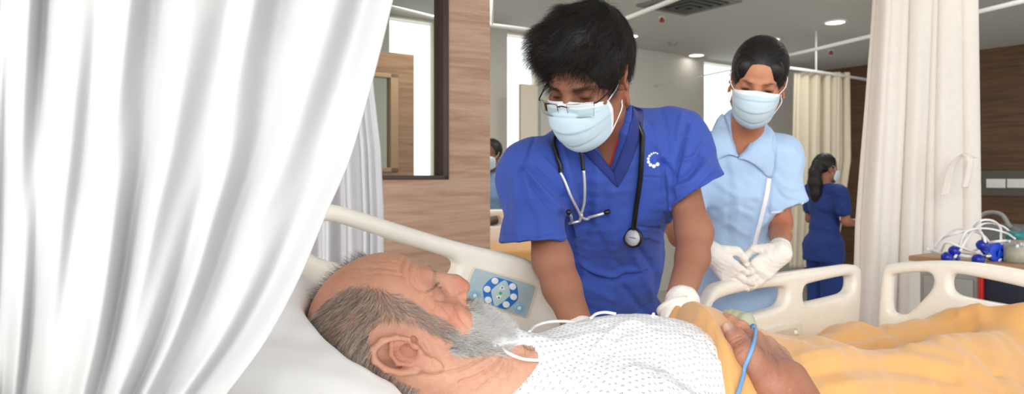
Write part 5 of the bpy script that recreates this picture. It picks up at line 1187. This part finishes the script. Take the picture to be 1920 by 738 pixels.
lathe('bezel_ring', [(.0225, .003), (.0228, .0065), (.0185, .0078), (.0180, .006)], M['rubber'], sg, 40, MC)
tubes('maker_mark', [([tuple(MC @ Vector((-.008, .001, .0066))), tuple(MC @ Vector((.008, -.001, .0066)))], .0007)], M['rubber'], sg, 6)
lathe('diaphragm', [(.0001, .0062), (.0182, .0062), (.0182, .005)], plain('diaphragm_grey', (.74, .75, .77), .4), sg, 40, MC)
lathe('bell', [(.0001, -.020), (.013, -.020), (.014, -.012), (.008, -.008)], M['rubber'], sg, 30, MC)
tubes('stem', [([tb[-1], cp+np.array([.004, .002, .022])], .0038)], M['steel'], sg)
# ================================================================ NURSE
az = math.atan2(.69, 1.95)+.03; tht = math.radians(24)
f0 = np.array([-math.sin(az)*math.cos(tht), -math.cos(az)*math.cos(tht), -math.sin(tht)]); u0 = np.array([-math.sin(az)*math.sin(tht), -math.cos(az)*math.sin(tht), math.cos(tht)])
r0 = np.cross(f0, u0); u0 = u0*math.cos(.17)-r0*math.sin(.17)
NF = frame_from(f0, u0); NS = .915; NO = np.array(at(1420, 158, 1.96))
def nl(p): return NO+NF @ (np.asarray(p, float)*NS)
nurse = empty('person', (.75, 2.2, 0), 'woman with black hair tied back in light blue collared tunic, masked, gloved hands together', 'person')
sR, sL = A(1310, 288, 2.12), A(1462, 292, 2.10); eR, eL = A(1262, 432, 2.02), A(1464, 432, 2.12); wR, wL = A(1334, 474, 1.86), A(1462, 474, 1.88)
nch, nab, nhip = A(1388, 352, 2.16), A(1384, 460, 2.20), A(1378, 590, 2.22)
def ntorso(c, g=0., k=.05):
    c.cap(sR, sL, .050+g, .050+g, k=k); c.ell(nch, (.130+g, .092+g, .13+g), k=k, R=rx(.12)); c.ell(nab, (.112+g, .085+g, .16+g), k=k); c.ell(nhip, (.150+g, .105+g, .17+g), k=k)
c = Clay((.38, 1.78, .70), (1.02, 2.42, 1.76), .0034)
c.frame(NF, NO); c.S = NS; head(c, ears=(1, -1), eye_open=.35, male=False, fw=.95, nose=.85, earsc=.95); c.S = 1
for s in (1, -1): pass
c.frame(np.eye(3), (0, 0, 0)); c.cap(nl((0, -.028, -.06)), (sR+sL)/2+np.array([.01, 0, .03]), .046, .050, k=.03)
ntorso(c); person_arm(c, sR, eR, wR, (.040, .034, .033, .024)); person_arm(c, sL, eL, wL, (.038, .029, .028, .022))
nV, nQ = c.mesh(); nc = c
c = Clay((.45, 1.95, -.01), (1.0, 2.48, .92), .009)
for x in (.63, .80): c.cap((x, 2.22, .82), (x, 2.22, .45), .078, .052, k=.02).cap((x, 2.22, .45), (x, 2.24, .08), .048, .034, k=.02).cap((x, 2.25, .04), (x-.02, 2.12, .03), .036, .03, k=.02)
v2, q2 = c.mesh(); VV = np.concatenate([nV, v2]); me = mesh_np(VV, np.concatenate([nQ, q2+len(nV)])); Ln = (VV-NO)@NF/NS
spots = [(nl((0, .07, .07)), .05, lin(.80, .58, .45), .7), (sL, .2, lin(.66, .42, .32), .4), (eL, .12, lin(.66, .38, .28), .6), (nl((0, .03, -.13)), .08, lin(.68, .44, .33), .7)]+[(nl((s*.032, .09, .008)), .016, lin(.48, .31, .25), .6) for s in (1, -1)]+[(nl((s*.082, -.01, 0)), .03, lin(.66, .40, .30), .8) for s in (1, -1)]
Cn = skin_cols(VV, lin(.74, .51, .39), 0, spots, seed=15)
ax_ = np.abs(Ln[:, 0])
lash = np.exp(-(((ax_-.033)/.0125)**4+((Ln[:, 2]-.0058)/.0028)**2))*(Ln[:, 1] > .07)*.95
lash2 = np.exp(-(((ax_-.033)/.0115)**4+((Ln[:, 2]-.0085)/.0032)**2))*(Ln[:, 1] > .07)*.7
brow = np.exp(-(((ax_-.030)/.017)**4+((Ln[:, 2]-.031+.16*np.abs(ax_-.034))/.0030)**2))*(Ln[:, 1] > .055)*.92
for w_ in (lash2, lash, brow): Cn = Cn*(1-w_[:, None])+np.array(lin(.12, .09, .08))*w_[:, None]
setcol(me, Cn); link('body', me, M['skin_young'], nurse)
h = Clay(NO-.19, NO+.19, .003); h.frame(NF, NO); h.S = NS
h.ell((0, -.018, .050), (.083, .107, .096), k=0); h.ell((0, -.085, .01), (.055, .045, .05), k=.03); h.ell((0, -.120, -.015), (.030, .028, .032), k=.01)
h.ell((0, .108, .014), (.055, .056, .066), k=.012, op='sub'); h.ell((0, .07, -.05), (.10, .085, .055), k=.01, op='sub')
for s in (1, -1): h.ell((s*.050, .064, .066), (.016, .014, .024), k=.016)
for s in (1, -1): h.ell((s*.088, .0, -.020), (.022, .030, .036), k=.006, op='sub')
for i in range(-14, 15):
    x = i*.0056; h.bump([(x*.9, .075, .088-abs(x)*.5), (x*1.05, .0, .140-abs(x)*.6), (x*.7, -.09, .06)], .0018, -.0022)
hV, hQ = h.mesh(); hme = mesh_np(hV, hQ); hn = normals(hme); Lh = (hV-NO)@NF/NS
def nflow(P):
    L = (P-NO)@NF/NS; d = np.array([0, -.12, .01])-L; return (d/(np.linalg.norm(d, axis=1)[:, None]+1e-6))@NF.T
i = pick(Lh[:, 1] > -.1, 6000); s1 = strands(hV[i], nflow(hV[i]), r_.uniform(.02, .04, len(i)), .0007, flow=nflow, nseg=5, curl=.07, clay=h, lift=.0025, cols=hair_cols(len(i), .006, .02, 6), seed=41)
i = pick((Lh[:, 1] > .02) & (Lh[:, 2] < .05) & (np.abs(Lh[:, 0]) > .05), 60); s2 = strands(hV[i], np.tile(-NF[:, 2], (len(i), 1)), r_.uniform(.02, .04, len(i)), .0005, nseg=6, curl=.15, cols=hair_cols(len(i), .006, .02, 7), seed=42)
vv, ff, cc = merge([(hV, hQ, np.tile([.009, .0075, .007], (len(hV), 1))), s1, s2]); bpy.data.meshes.remove(hme); hm_ = mesh_np(vv, ff); setcol(hm_, cc); o = link('hair', hm_, M['hair_black'], nurse); o['label'] = 'smooth black hair pulled back into a bun'
facemask(NF, NO, NS*1.04, nurse, top=.006, seed=5, pleat=.0045, earx=.076)
M['gold'] = plain('gold', (.80, .62, .34), .3, metal=.9)
for s in (1, -1): ball('earring', tuple(nl((s*.082, -.002, -.034))), .0032, M['gold'], nurse)
# tunic
M['tunic'] = cloth('light_blue_cotton', (.69, .80, .925), weave=1300, wr=.2, rough=.8, sheen=.06, scale=11, wdist=.004); M['piping'] = cloth('white_piping', (.93, .93, .95), wr=.0)
g = Clay((.36, 1.86, .62), (1.04, 2.46, 1.54), .0042)
sleeve(g, sL, A(1480, 418, 2.10), A(1472, 392, 2.10), (63, -25), .050, .064, nrm(eL-sL))
sleeve(g, sR, A(1280, 415, 2.07), A(1290, 388, 2.08), (60, 20), .050, .062, nrm(eR-sR))
ntorso(g, .012); g.cap((sR+sL)/2+np.array([.0, 0, .03]), (sR+sL)/2+np.array([.01, -.0, .085]), .075, .062, k=.04)
g.cap(nhip, nhip+np.array([0, 0, -.16]), .150, .165, k=.04)
g.cut((0, 0, .66), (0, 0, -1)); gV, gQ = g.mesh(); gme = mesh_np(gV, gQ); gn = normals(gme)
gV = folds(gV, gn, [([(1446, 262), (1452, 300), (1446, 345), (1440, 400)], 3, -.006), ([(1452, 330), (1475, 350), (1500, 352)], 5, .004), ([(1450, 345), (1470, 372), (1495, 376)], 4, -.003), ([(1340, 340), (1380, 365), (1420, 370)], 6, .003), ([(1340, 395), (1380, 385), (1410, 395)], 5, -.003),
   ([(1436, 330), (1426, 380), (1412, 440), (1405, 475)], 3, -.003), ([(1340, 430), (1370, 420), (1400, 440)], 6, .003), ([(1448, 392), (1478, 390), (1506, 376)], 1.5, -.001), ([(1360, 300), (1368, 360), (1362, 450)], 6, -.003), ([(1372, 300), (1384, 380), (1380, 460)], 7, .003)])
gV = gV+gn*(snoise(gV, .11, 71, 3)*.004)[:, None]
vin = [(1372, 215), (1374, 262), (1384, 294), (1398, 284), (1420, 250), (1432, 215), (1400, 190)]
UVs = proj(gV); ins = inpoly(UVs, vin); dd = pdist(UVs, vin+[vin[0]]); w_ = np.clip((np.where(ins, dd, -dd)+1.5)/3, 0, 1)*(gV[:, 1] < 2.25)*(gn[:, 1] < .2); gV = gV-gn*(w_*.05)[:, None]
gme.vertices.foreach_set('co', gV.astype(np.float32).ravel()); gme.update()
tun = link('tunic', gme, M['tunic'], nurse); tun['label'] = 'light blue collared tunic with white piping'
T_ = bvh(gV, gQ)
def collar(pa, pb, name='collar'):
    P1, P2 = np.linspace(0, 1, 30), None; A1_, B1_ = spline(pa, 40), spline(pb, 40); k = min(len(A1_), len(B1_)); X = np.zeros((k, 10, 3)); last = None
    for i in range(k):
        for j in range(10):
            q = A1_[i]*(1-j/9)+B1_[i]*(j/9); h_ = hit(T_, q[0], q[1], .004+.009*math.sin(math.pi*min(1, j/9*1.1))); X[i, j] = h_ if h_ is not None else np.nan
    ok = np.argwhere(~np.isnan(X[:, :, 0])); bad = np.argwhere(np.isnan(X[:, :, 0]))
    for b_ in bad: n_ = ok[((ok-b_)**2).sum(1).argmin()]; X[b_[0], b_[1]] = X[n_[0], n_[1]]
    for _ in range(3): X[1:-1] = (X[:-2]+2*X[1:-1]+X[2:])/4
    return solid(link(name, grid_mesh(X), M['tunic'], tun), .003, 0)
collar([(1356, 210), (1364, 232), (1372, 262), (1384, 296)], [(1338, 232), (1334, 262), (1338, 300), (1362, 286)])
collar([(1432, 216), (1424, 246), (1404, 276), (1384, 298)], [(1448, 238), (1456, 280), (1444, 333), (1408, 292)])
ribbon('piping', T_, [(1438, 334), (1432, 370), (1420, 420), (1408, 470)], [(1446, 334), (1440, 370), (1428, 420), (1416, 470)], M['piping'], tun, .0025, .0015)
ribbon('piping', T_, [(1446, 396), (1478, 392), (1506, 378)], [(1446, 400), (1478, 396), (1506, 382)], M['piping'], tun, .002, .001)
for v in (345, 392, 440): 
    q = hit(T_, 1436-(v-345)*.23-6, v, .003)
o = glove('glove', wR, (.58, -.15, -.62), (.55, .5, -.2), nurse, arm=eR, sc_=.92, side=-1, curls=[.55, .35, .25, .2]); o['label'] = 'off-white latex glove'
o = glove('glove', wL, (-.72, -.12, -.58), (-.3, .75, -.3), nurse, arm=eL, sc_=.92, side=1, curls=[.6, .45, .35, .25]); o['label'] = 'off-white latex glove with loose cuff'
c = Clay((.5, 2.0, -.01), (.95, 2.45, .7), .008)
for x in (.63, .80): c.cap((x, 2.22, .70), (x, 2.23, .12), .088, .07, k=.02)
c.cut((0, 0, .09), (0, 0, -1)); v_, q_ = c.mesh(); link('trousers', mesh_np(v_, q_), M['tunic'], nurse)
for x in (.63, .80):
    c = Clay((x-.07, 2.06, -.01), (x+.07, 2.34, .12), .005); c.cap((x, 2.26, .045), (x-.015, 2.12, .036), .044, .038, k=0); c.cut((0, 0, .004), (0, 0, -1)); c.cut((0, 0, .085), (0, 0, 1)); v_, q_ = c.mesh(); link('shoe', mesh_np(v_, q_), M['shoe'], nurse)
# ================================================================ PEOPLE FURTHER BACK
def far_person(O, s, yaw, lb, topcol, trous, top_mat, hair_fn, arms, mask=True, skin=lin(.62, .42, .32)):
    """O: floor point, s: height scale (1 = 1.66 m), yaw: facing direction angle (0 = +x, ccw)"""
    R = rz(yaw-math.pi/2); O = np.array(O, float)
    root = empty('person', tuple(O), lb, 'person')
    P = lambda p: O+R@(np.array(p, float)*s)
    lo, hi = O+np.array([-.5, -.5, -.01]), O+np.array([.5, .5, 1.72*s])
    c = Clay(lo, hi, .0085); c.frame(R, P((0, .02, 1.515))); c.S = .95*s; head(c, ears=(1, -1), fine=False, male=False, fw=.96); c.frame(R, O); c.S = s
    c.cap((0, 0, 1.45), (0, -.01, 1.34), .05, .052, k=.02); c.cap((-.155, 0, 1.335), (.155, 0, 1.335), .048, k=.03)
    c.ell((0, 0, 1.22), (.145, .095, .15), k=.04); c.ell((0, 0, 1.03), (.125, .09, .14), k=.04); c.ell((0, -.01, .88), (.155, .11, .12), k=.04)
    for x in (-.09, .09): c.cap((x, 0, .84), (x, 0, .46), .078, .052, k=.02).cap((x, 0, .46), (x, -.01, .07), .05, .034, k=.02).cap((x, -.02, .035), (x, .11, .03), .034, .028, k=.02)
    for a in arms: c.chain(a, [.045, .036, .024], k=.02); c.ell(a[-1], (.032, .036, .022), k=.01)
    v_, q_ = c.mesh(); me = mesh_np(v_, q_); setcol(me, skin_cols(v_, skin, 0, [], seed=5)); link('body', me, M['skin_young'], root)
    g = Clay(lo, hi, .0085); g.frame(R, O); g.S = s
    g.cap((-.155, 0, 1.335), (.155, 0, 1.335), .060, k=.03); g.ell((0, 0, 1.22), (.158, .11, .16), k=.04); g.ell((0, 0, 1.03), (.145, .108, .15), k=.04); g.ell((0, -.01, .88), (.172, .128, .13), k=.04); g.cap((0, -.01, .84), (0, -.01, .78), .165, .17, k=.03)
    for a in arms: a0 = np.array(a[0]); a1 = a0+(np.array(a[1])-a0)*.62; g.cap(a0, a1, .058, .062, k=.03)
    g.cut((0, 0, .74), (0, 0, -1)); v_, q_ = g.mesh(); me = mesh_np(v_, q_); nn = normals(me); v_ = v_+nn*(snoise(v_, .14, 81, 3)*.006)[:, None]; me.vertices.foreach_set('co', v_.astype(np.float32).ravel()); me.update(); link('scrub_top', me, top_mat, root)
    g = Clay(lo, O+np.array([.5, .5, 1.0*s]), .0085); g.frame(R, O); g.S = s
    for x in (-.085, .085): g.cap((x, 0, .82), (x, 0, .10), .096, .078, k=.015)
    g.cut((0, 0, .06), (0, 0, -1)); v_, q_ = g.mesh(); link('scrub_trousers', mesh_np(v_, q_), top_mat, root)
    for x in (-.09, .09):
        g = Clay(P((x, 0, 0))-.2*s, P((x, 0, 0))+.2*s, .006); g.frame(R, O); g.S = s; g.cap((x, -.03, .04), (x, .11, .035), .046, .04, k=0); g.cut((x, 0, .003), (0, 0, -1)); g.cut((x, 0, .09), (0, 0, 1)); v_, q_ = g.mesh(); link('shoe', mesh_np(v_, q_), M['shoe'], root)
    h = Clay(P((0, 0, 1.5))-.38*s, P((0, 0, 1.5))+.26*s, .006); h.frame(R, P((0, .02, 1.515))); h.S = .95*s
    h.ell((0, -.022, .056), (.084, .106, .096), k=0); h.ell((0, .11, -.02), (.065, .07, .075), k=.01, op='sub'); h.ell((0, .08, -.07), (.1, .09, .07), k=.01, op='sub'); hair_fn(h)
    v_, q_ = h.mesh(); me = mesh_np(v_, q_); nn = normals(me); v_ = v_+nn*(snoise(v_, .03, 82, 3)*.002)[:, None]; me.vertices.foreach_set('co', v_.astype(np.float32).ravel()); me.update(); setcol(me, np.tile([.010, .009, .009], (len(v_), 1))); link('hair', me, M['hair_black'], root)
    if mask: facemask(R, P((0, .02, 1.515)), .98*s, root)
    return root, P
M['scrub_far'] = cloth('deep_blue_cotton', (.14, .22, .47), weave=900, wr=.15, rough=.8, sheen=.05)
M['tunic_far'] = cloth('pale_blue_far', (.50, .62, .78), weave=900, wr=.1, rough=.8)
def pony(h): h.chain([(0, -.10, .05), (0, -.125, -.02), (0, -.125, -.12), (.01, -.118, -.22), (.012, -.11, -.30)], [.04, .048, .056, .05, .03], k=.03)
def bun(h): h.ell((0, -.11, .03), (.035, .03, .035), k=.01)
Yn = 5.4; pn0 = at(1546, 330, Yn); rt, Pn = far_person((pn0[0], pn0[1], 0), .905, .28, 'woman in dark blue scrubs with long black ponytail, standing far back holding papers', None, None, M['scrub_far'], pony, [[(.19, 0, 1.33), (.22, .03, 1.08), (.17, .24, 1.05)], [(-.19, 0, 1.33), (-.22, .03, 1.08), (-.12, .24, 1.05)]])
pp = Pn((.02, .34, 1.075)); o = boxes('paper_sheet', [(-.10, .10, -.14, .14, -.004, .004)], M['white'], None, .001); o.location = pp; o.rotation_euler = (0, 0, .1); tag(o, 'white papers held by the woman in dark blue scrubs', 'papers')
Yl = 5.3; pl0 = at(922, 330, Yl); rt, Pl = far_person((pl0[0], pl0[1], 0), .97, math.pi*1.35, 'person in pale blue shirt and mask standing far back beside the wood partition', None, None, M['tunic_far'], bun, [[(.19, 0, 1.33), (.23, .03, 1.08), (.10, .20, 1.02)], [(-.19, 0, 1.33), (-.23, .03, 1.08), (-.06, .20, 1.0)]], skin=lin(.45, .32, .26))
# second bed far back on the left, seen between partition and doctor
b2 = empty('hospital_bed', at(960, 430, 3.9), 'second hospital bed far back, cream end panel with yellow sheet', 'bed')
def P2(u, v): return at(u, v, 3.9)
# ================================================================ SECOND BED (FAR LEFT) AND BEDSIDE TROLLEY
c = None
bb = 3.75
def rail2(px, b, parent, holes=[]): return link('end_panel', plate(rnd(pxb(px, b), 2), [rnd(pxb(h_, b), 2) for h_ in holes], lambda x, y, w_: W(x, b+w_, y), .01, .016), M['cream'], parent)
rail2([(880, 396), (920, 392), (962, 392), (1030, 396), (1032, 470), (1030, 640), (880, 620)], 3.97, b2, [[(925, 404), (936, 404), (938, 420), (926, 424), (905, 422), (900, 408)]])
a0_, _ = on_b(880, 400, bb); a1_, _ = on_b(1100, 400, bb)
_, zt_ = on_b(960, 456, bb)
boxes('yellow_sheet', [(a0_-.3, a1_, bb-.35, bb+.18, zt_-.14, zt_)], M['blanket'], b2, .03)
boxes('mattress', [(a0_-.3, a1_, bb-.33, bb+.18, zt_-.3, zt_-.13)], M['sheet'], b2, .02)
boxes('bed_frame', [(a0_-.28, a1_-.05, bb-.30, bb+.15, .3, .42), (a0_-.2, a0_-.1, bb-.28, bb-.2, 0, .3), (a1_-.2, a1_-.1, bb-.28, bb-.2, 0, .3), (a0_-.2, a0_-.1, bb+.05, bb+.13, 0, .3), (a1_-.2, a1_-.1, bb+.05, bb+.13, 0, .3)], M['white'], b2, .01)
# trolley beyond the footboard
YT = 2.75; ztop = at(1800, 484, YT)[2]
tc = at(1870, 484, YT); ta = CA*tc[0]+SA*tc[1]; tbv = -SA*tc[0]+CA*tc[1]
tr = empty('medical_trolley', W(ta, tbv, 0), 'bedside trolley with brown top and pale grey drawers behind the footboard', 'trolley')
M['brown_top'] = plain('wood_laminate', (.66, .52, .38), .45); M['greybox'] = plain('pale_grey_metal', (.62, .62, .60), .45); M['darkbox'] = plain('dark_navy_plastic', (.10, .13, .20), .5); M['redp'] = plain('red_plastic', (.75, .12, .10), .4); M['brightblue'] = plain('royal_blue_rubber', (.05, .16, .62), .35); M['blue2'] = plain('bright_blue_plastic', (.05, .28, .85), .4)
b_r, b_l = on_a(1990, 0, ta)[0], on_a(1742, 0, ta)[0]
boxes('top', [(ta-.18, ta+.12, b_r, b_l, ztop-.022, ztop)], M['brown_top'], tr, .004)
boxes('cabinet', [(ta-.15, ta+.10, (b_l+b_r)/2-.02, b_l-.03, .12, ztop-.025)], M['greybox'], tr, .008)
boxes('cabinet', [(ta-.15, ta+.10, b_r+.02, (b_l+b_r)/2-.03, .12, ztop-.025)], M['darkbox'], tr, .008)
for k in range(4): 
    z0 = .16+k*(ztop-.22)/4; d_ = boxes('drawer', [(ta-.165, ta-.15, (b_l+b_r)/2, b_l-.05, z0, z0+(ztop-.22)/4-.015)], M['greybox'], tr, .004); boxes('handle', [(ta-.185, ta-.165, (b_l+b_r)/2+.08, b_l-.12, z0+.10, z0+.115)], M['white'], d_, .003)
boxes('red_strip', [(ta-.17, ta-.15, (b_l+b_r)/2-.035, (b_l+b_r)/2-.02, .2, ztop-.05)], M['redp'], tr, .002)
for (x, y) in ((-.1, b_r+.08), (-.1, b_l-.08), (.05, b_r+.08), (.05, b_l-.08)): lathe('caster', [(.0001, -.015), (.04, -.015), (.048, 0), (.04, .015), (.0001, .015)], M['rubber'], tr, M4=Matrix.Translation(W(ta+x, y, .048)) @ Matrix.Rotation(math.pi/2, 4, 'X')); tubes('caster_stem', [([W(ta+x, y, .05), W(ta+x, y, .14)], .01)], M['white'], tr)
# tangle of leads with blue suction bulbs
def T(u, v, Y=YT): return at(u, v, Y)
lead = empty('lead_bundle', T(1800, 480), 'tangled white monitoring leads heaped on the trolley top', 'cables')
for k, pts in enumerate(([(1738, 467), (1760, 472), (1790, 476), (1825, 481), (1850, 474), (1893, 454)], [(1755, 465), (1765, 448), (1790, 438), (1820, 432), (1842, 440), (1856, 455)], [(1795, 478), (1800, 455), (1815, 432), (1850, 428), (1885, 436), (1903, 447)], [(1826, 425), (1840, 413), (1862, 414), (1876, 428), (1877, 450)],
     [(1829, 427), (1850, 418), (1880, 424), (1900, 440)], [(1800, 470), (1815, 446), (1832, 430), (1845, 445), (1848, 466)], [(1820, 484), (1850, 470), (1880, 455), (1895, 452)], [(1876, 455), (1882, 470), (1876, 485), (1862, 492)], [(1765, 470), (1775, 455), (1800, 462), (1830, 474)], [(1850, 455), (1870, 452), (1895, 450), (1905, 448)], [(1752, 462), (1770, 440), (1800, 428), (1822, 440)], [(1790, 482), (1802, 466), (1822, 470), (1842, 462)])):
    Y0 = YT-.10+.05*math.sin(k*2.1); P_ = spline([np.array(at(u, v, Y0+.04*math.sin(i*1.7+k))) for i, (u, v) in enumerate(pts)], 40); o = tubes('lead', [(P_, .006 if k in (0, 6, 7) else (.0048 if k % 2 else .0038))], M['tube'], lead)
for k, (u, v, lb) in enumerate(((1790, 470, 'dark blue rubber suction bulb at the cream curtain side of the white leads'), (1842, 459, 'dark blue rubber suction bulb standing highest among the white leads'), (1776, 482, 'low dark blue suction bulb lying flat on the trolley top edge'), (1834, 486, 'low dark blue suction bulb under the crossing white leads'))):
    r = empty('suction_bulb', T(u, v, YT-.16), lb, 'suction bulb', 'blue suction bulbs among the leads'); q = Vector(T(u, v, YT-.16))
    ball('bulb', q, .0215, M['brightblue'], r, 24, (1, 1, .95)); tubes('nozzle', [([tuple(q+Vector((.0, 0, -.016))), tuple(q+Vector((.012, -.004, -.034)))], .009)], M['brightblue'], r); tubes('metal_cup', [([tuple(q+Vector((.012, -.004, -.032))), tuple(q+Vector((.016, -.006, -.046)))], [.012, .016])], M['steel'], r)
for (u, v, w_, h_, lb) in ((1868, 472, .05, .05, 'bright blue plastic clamp nearer the bulbs under white leads'), (1880, 478, .04, .045, 'bright blue plastic clamp next to the teal-capped jar')):
    q = T(u, v, YT-.08); o = link('limb_clamp', plate(rnd([(-w_, -h_), (-w_, h_*.5), (-w_*.5, h_), (w_*.7, h_), (w_, h_*.2), (w_*.8, -h_)], 2), [rnd([(-w_*.3, -h_*.5), (-w_*.3, h_*.2), (w_*.3, h_*.2), (w_*.3, -h_*.5)], 1)], lambda x, y, z: (q[0]+x*.7, q[1]+z, q[2]+y*.7), .012, .004), M['blue2'], None); tag(o, lb, 'clamp', 'blue clamps on the trolley')
# jar with teal cap
jx = Vector(T(1906, 492, YT-.12)); jr = empty('jar', tuple(jx), 'clear plastic jar with teal screw cap and pale contents on trolley', 'jar'); MJ = Matrix.Translation(jx)
t = NT('clear_plastic'); t.set(col=(.95, .96, .95), rough=.08, trans=.9, alpha=1); M['clearp'] = t.m
lathe('jar_body', [(.0001, 0), (.038, 0), (.042, .006), (.042, .078), (.036, .09), (.031, .094)], M['clearp'], jr, 40, MJ)
lathe('contents', [(.0001, .004), (.038, .004), (.038, .06), (.0001, .062)], plain('pale_contents', (.90, .88, .78), .6), jr, 36, MJ)
lathe('cap', [(.033, .088), (.036, .09), (.036, .115), (.033, .118), (.0001, .118)], plain('teal_cap', (.10, .47, .47), .4), jr, 36, MJ)
# grey equipment far behind the trolley
eq = empty('equipment_cart', T(1862, 440, 3.9), 'grey blurred equipment box standing behind the white leads by dark wall', 'equipment')
q = at(1862, 440, 3.9); ea = CA*q[0]+SA*q[1]; eb = -SA*q[0]+CA*q[1]
boxes('case', [(ea-.1, ea+.14, eb-.16, eb+.12, q[2]-.10, q[2]+.06)], plain('dim_grey', (.38, .39, .39), .5), eq, .02); boxes('stand', [(ea-.03, ea+.05, eb-.05, eb+.03, .05, q[2]-.1), (ea-.2, ea+.2, eb-.2, eb+.2, 0, .06)], plain('dim_grey_stand', (.3, .3, .3), .5), eq, .01)
tubes('carry_handle', [(spline([W(ea-.1, eb+.08, q[2]+.05), W(ea-.06, eb+.02, q[2]+.12), W(ea-.06, eb-.06, q[2]+.12), W(ea-.1, eb-.12, q[2]+.05)], 20), .012)], plain('dim_grey2', (.5, .5, .5), .5), eq)
# ================================================================ LIGHT, CAMERA
sc = bpy.context.scene
w = bpy.data.worlds.new('World'); sc.world = w; w.use_nodes = True
bg = w.node_tree.nodes['Background']; bg.inputs[0].default_value = (.97, .99, 1, 1); bg.inputs[1].default_value = 1.9
# hazy horizon with trees seen through the windows
def area(name, loc, tgt, sx, sy, power, col=(1, 1, 1)):
    l = bpy.data.lights.new(name, 'AREA'); l.shape = 'RECTANGLE'; l.size = sx; l.size_y = sy; l.energy = power; l.color = col
    o = bpy.data.objects.new(name, l); COL.objects.link(o); o.location = loc
    o.rotation_euler = (Vector(tgt)-Vector(loc)).to_track_quat('-Z', 'Y').to_euler(); return o
area('bounce_flash', (-.7, -2.2, 2.65), (.4, 1.6, 1.0), 2.2, 1.6, 190, (1, .985, .96))
for (x, y) in ((1.2, 5.2), (3.0, 6.0), (-.4, 4.6), (2.2, 3.4)):
    area('ceiling_fill', (x, y, CEIL-.05), (x, y, 0), .5, .5, 14, (1, .95, .87))  # added fill lights without fittings, backing up the round downlight discs
cam = bpy.data.cameras.new('camera'); co = bpy.data.objects.new('camera', cam); COL.objects.link(co); sc.camera = co
co.location = (0, 0, CH); co.rotation_euler = (math.pi/2, 0, 0); cam.sensor_width = 36; cam.sensor_fit = 'HORIZONTAL'; cam.lens = 36*F/1920; cam.shift_y = -(369-HZ)/1920; cam.clip_start = .05
cam.dof.use_dof = True; cam.dof.focus_distance = 1.0; cam.dof.aperture_fstop = 9.0
sc.view_settings.view_transform = 'Standard'; sc.view_settings.look = 'None'; sc.view_settings.exposure = 0.0; sc.view_settings.gamma = 1; sc.view_settings.use_curve_mapping = False
sc.cycles.use_denoising = True
sc.cycles.max_bounces = 8; sc.cycles.transparent_max_bounces = 12
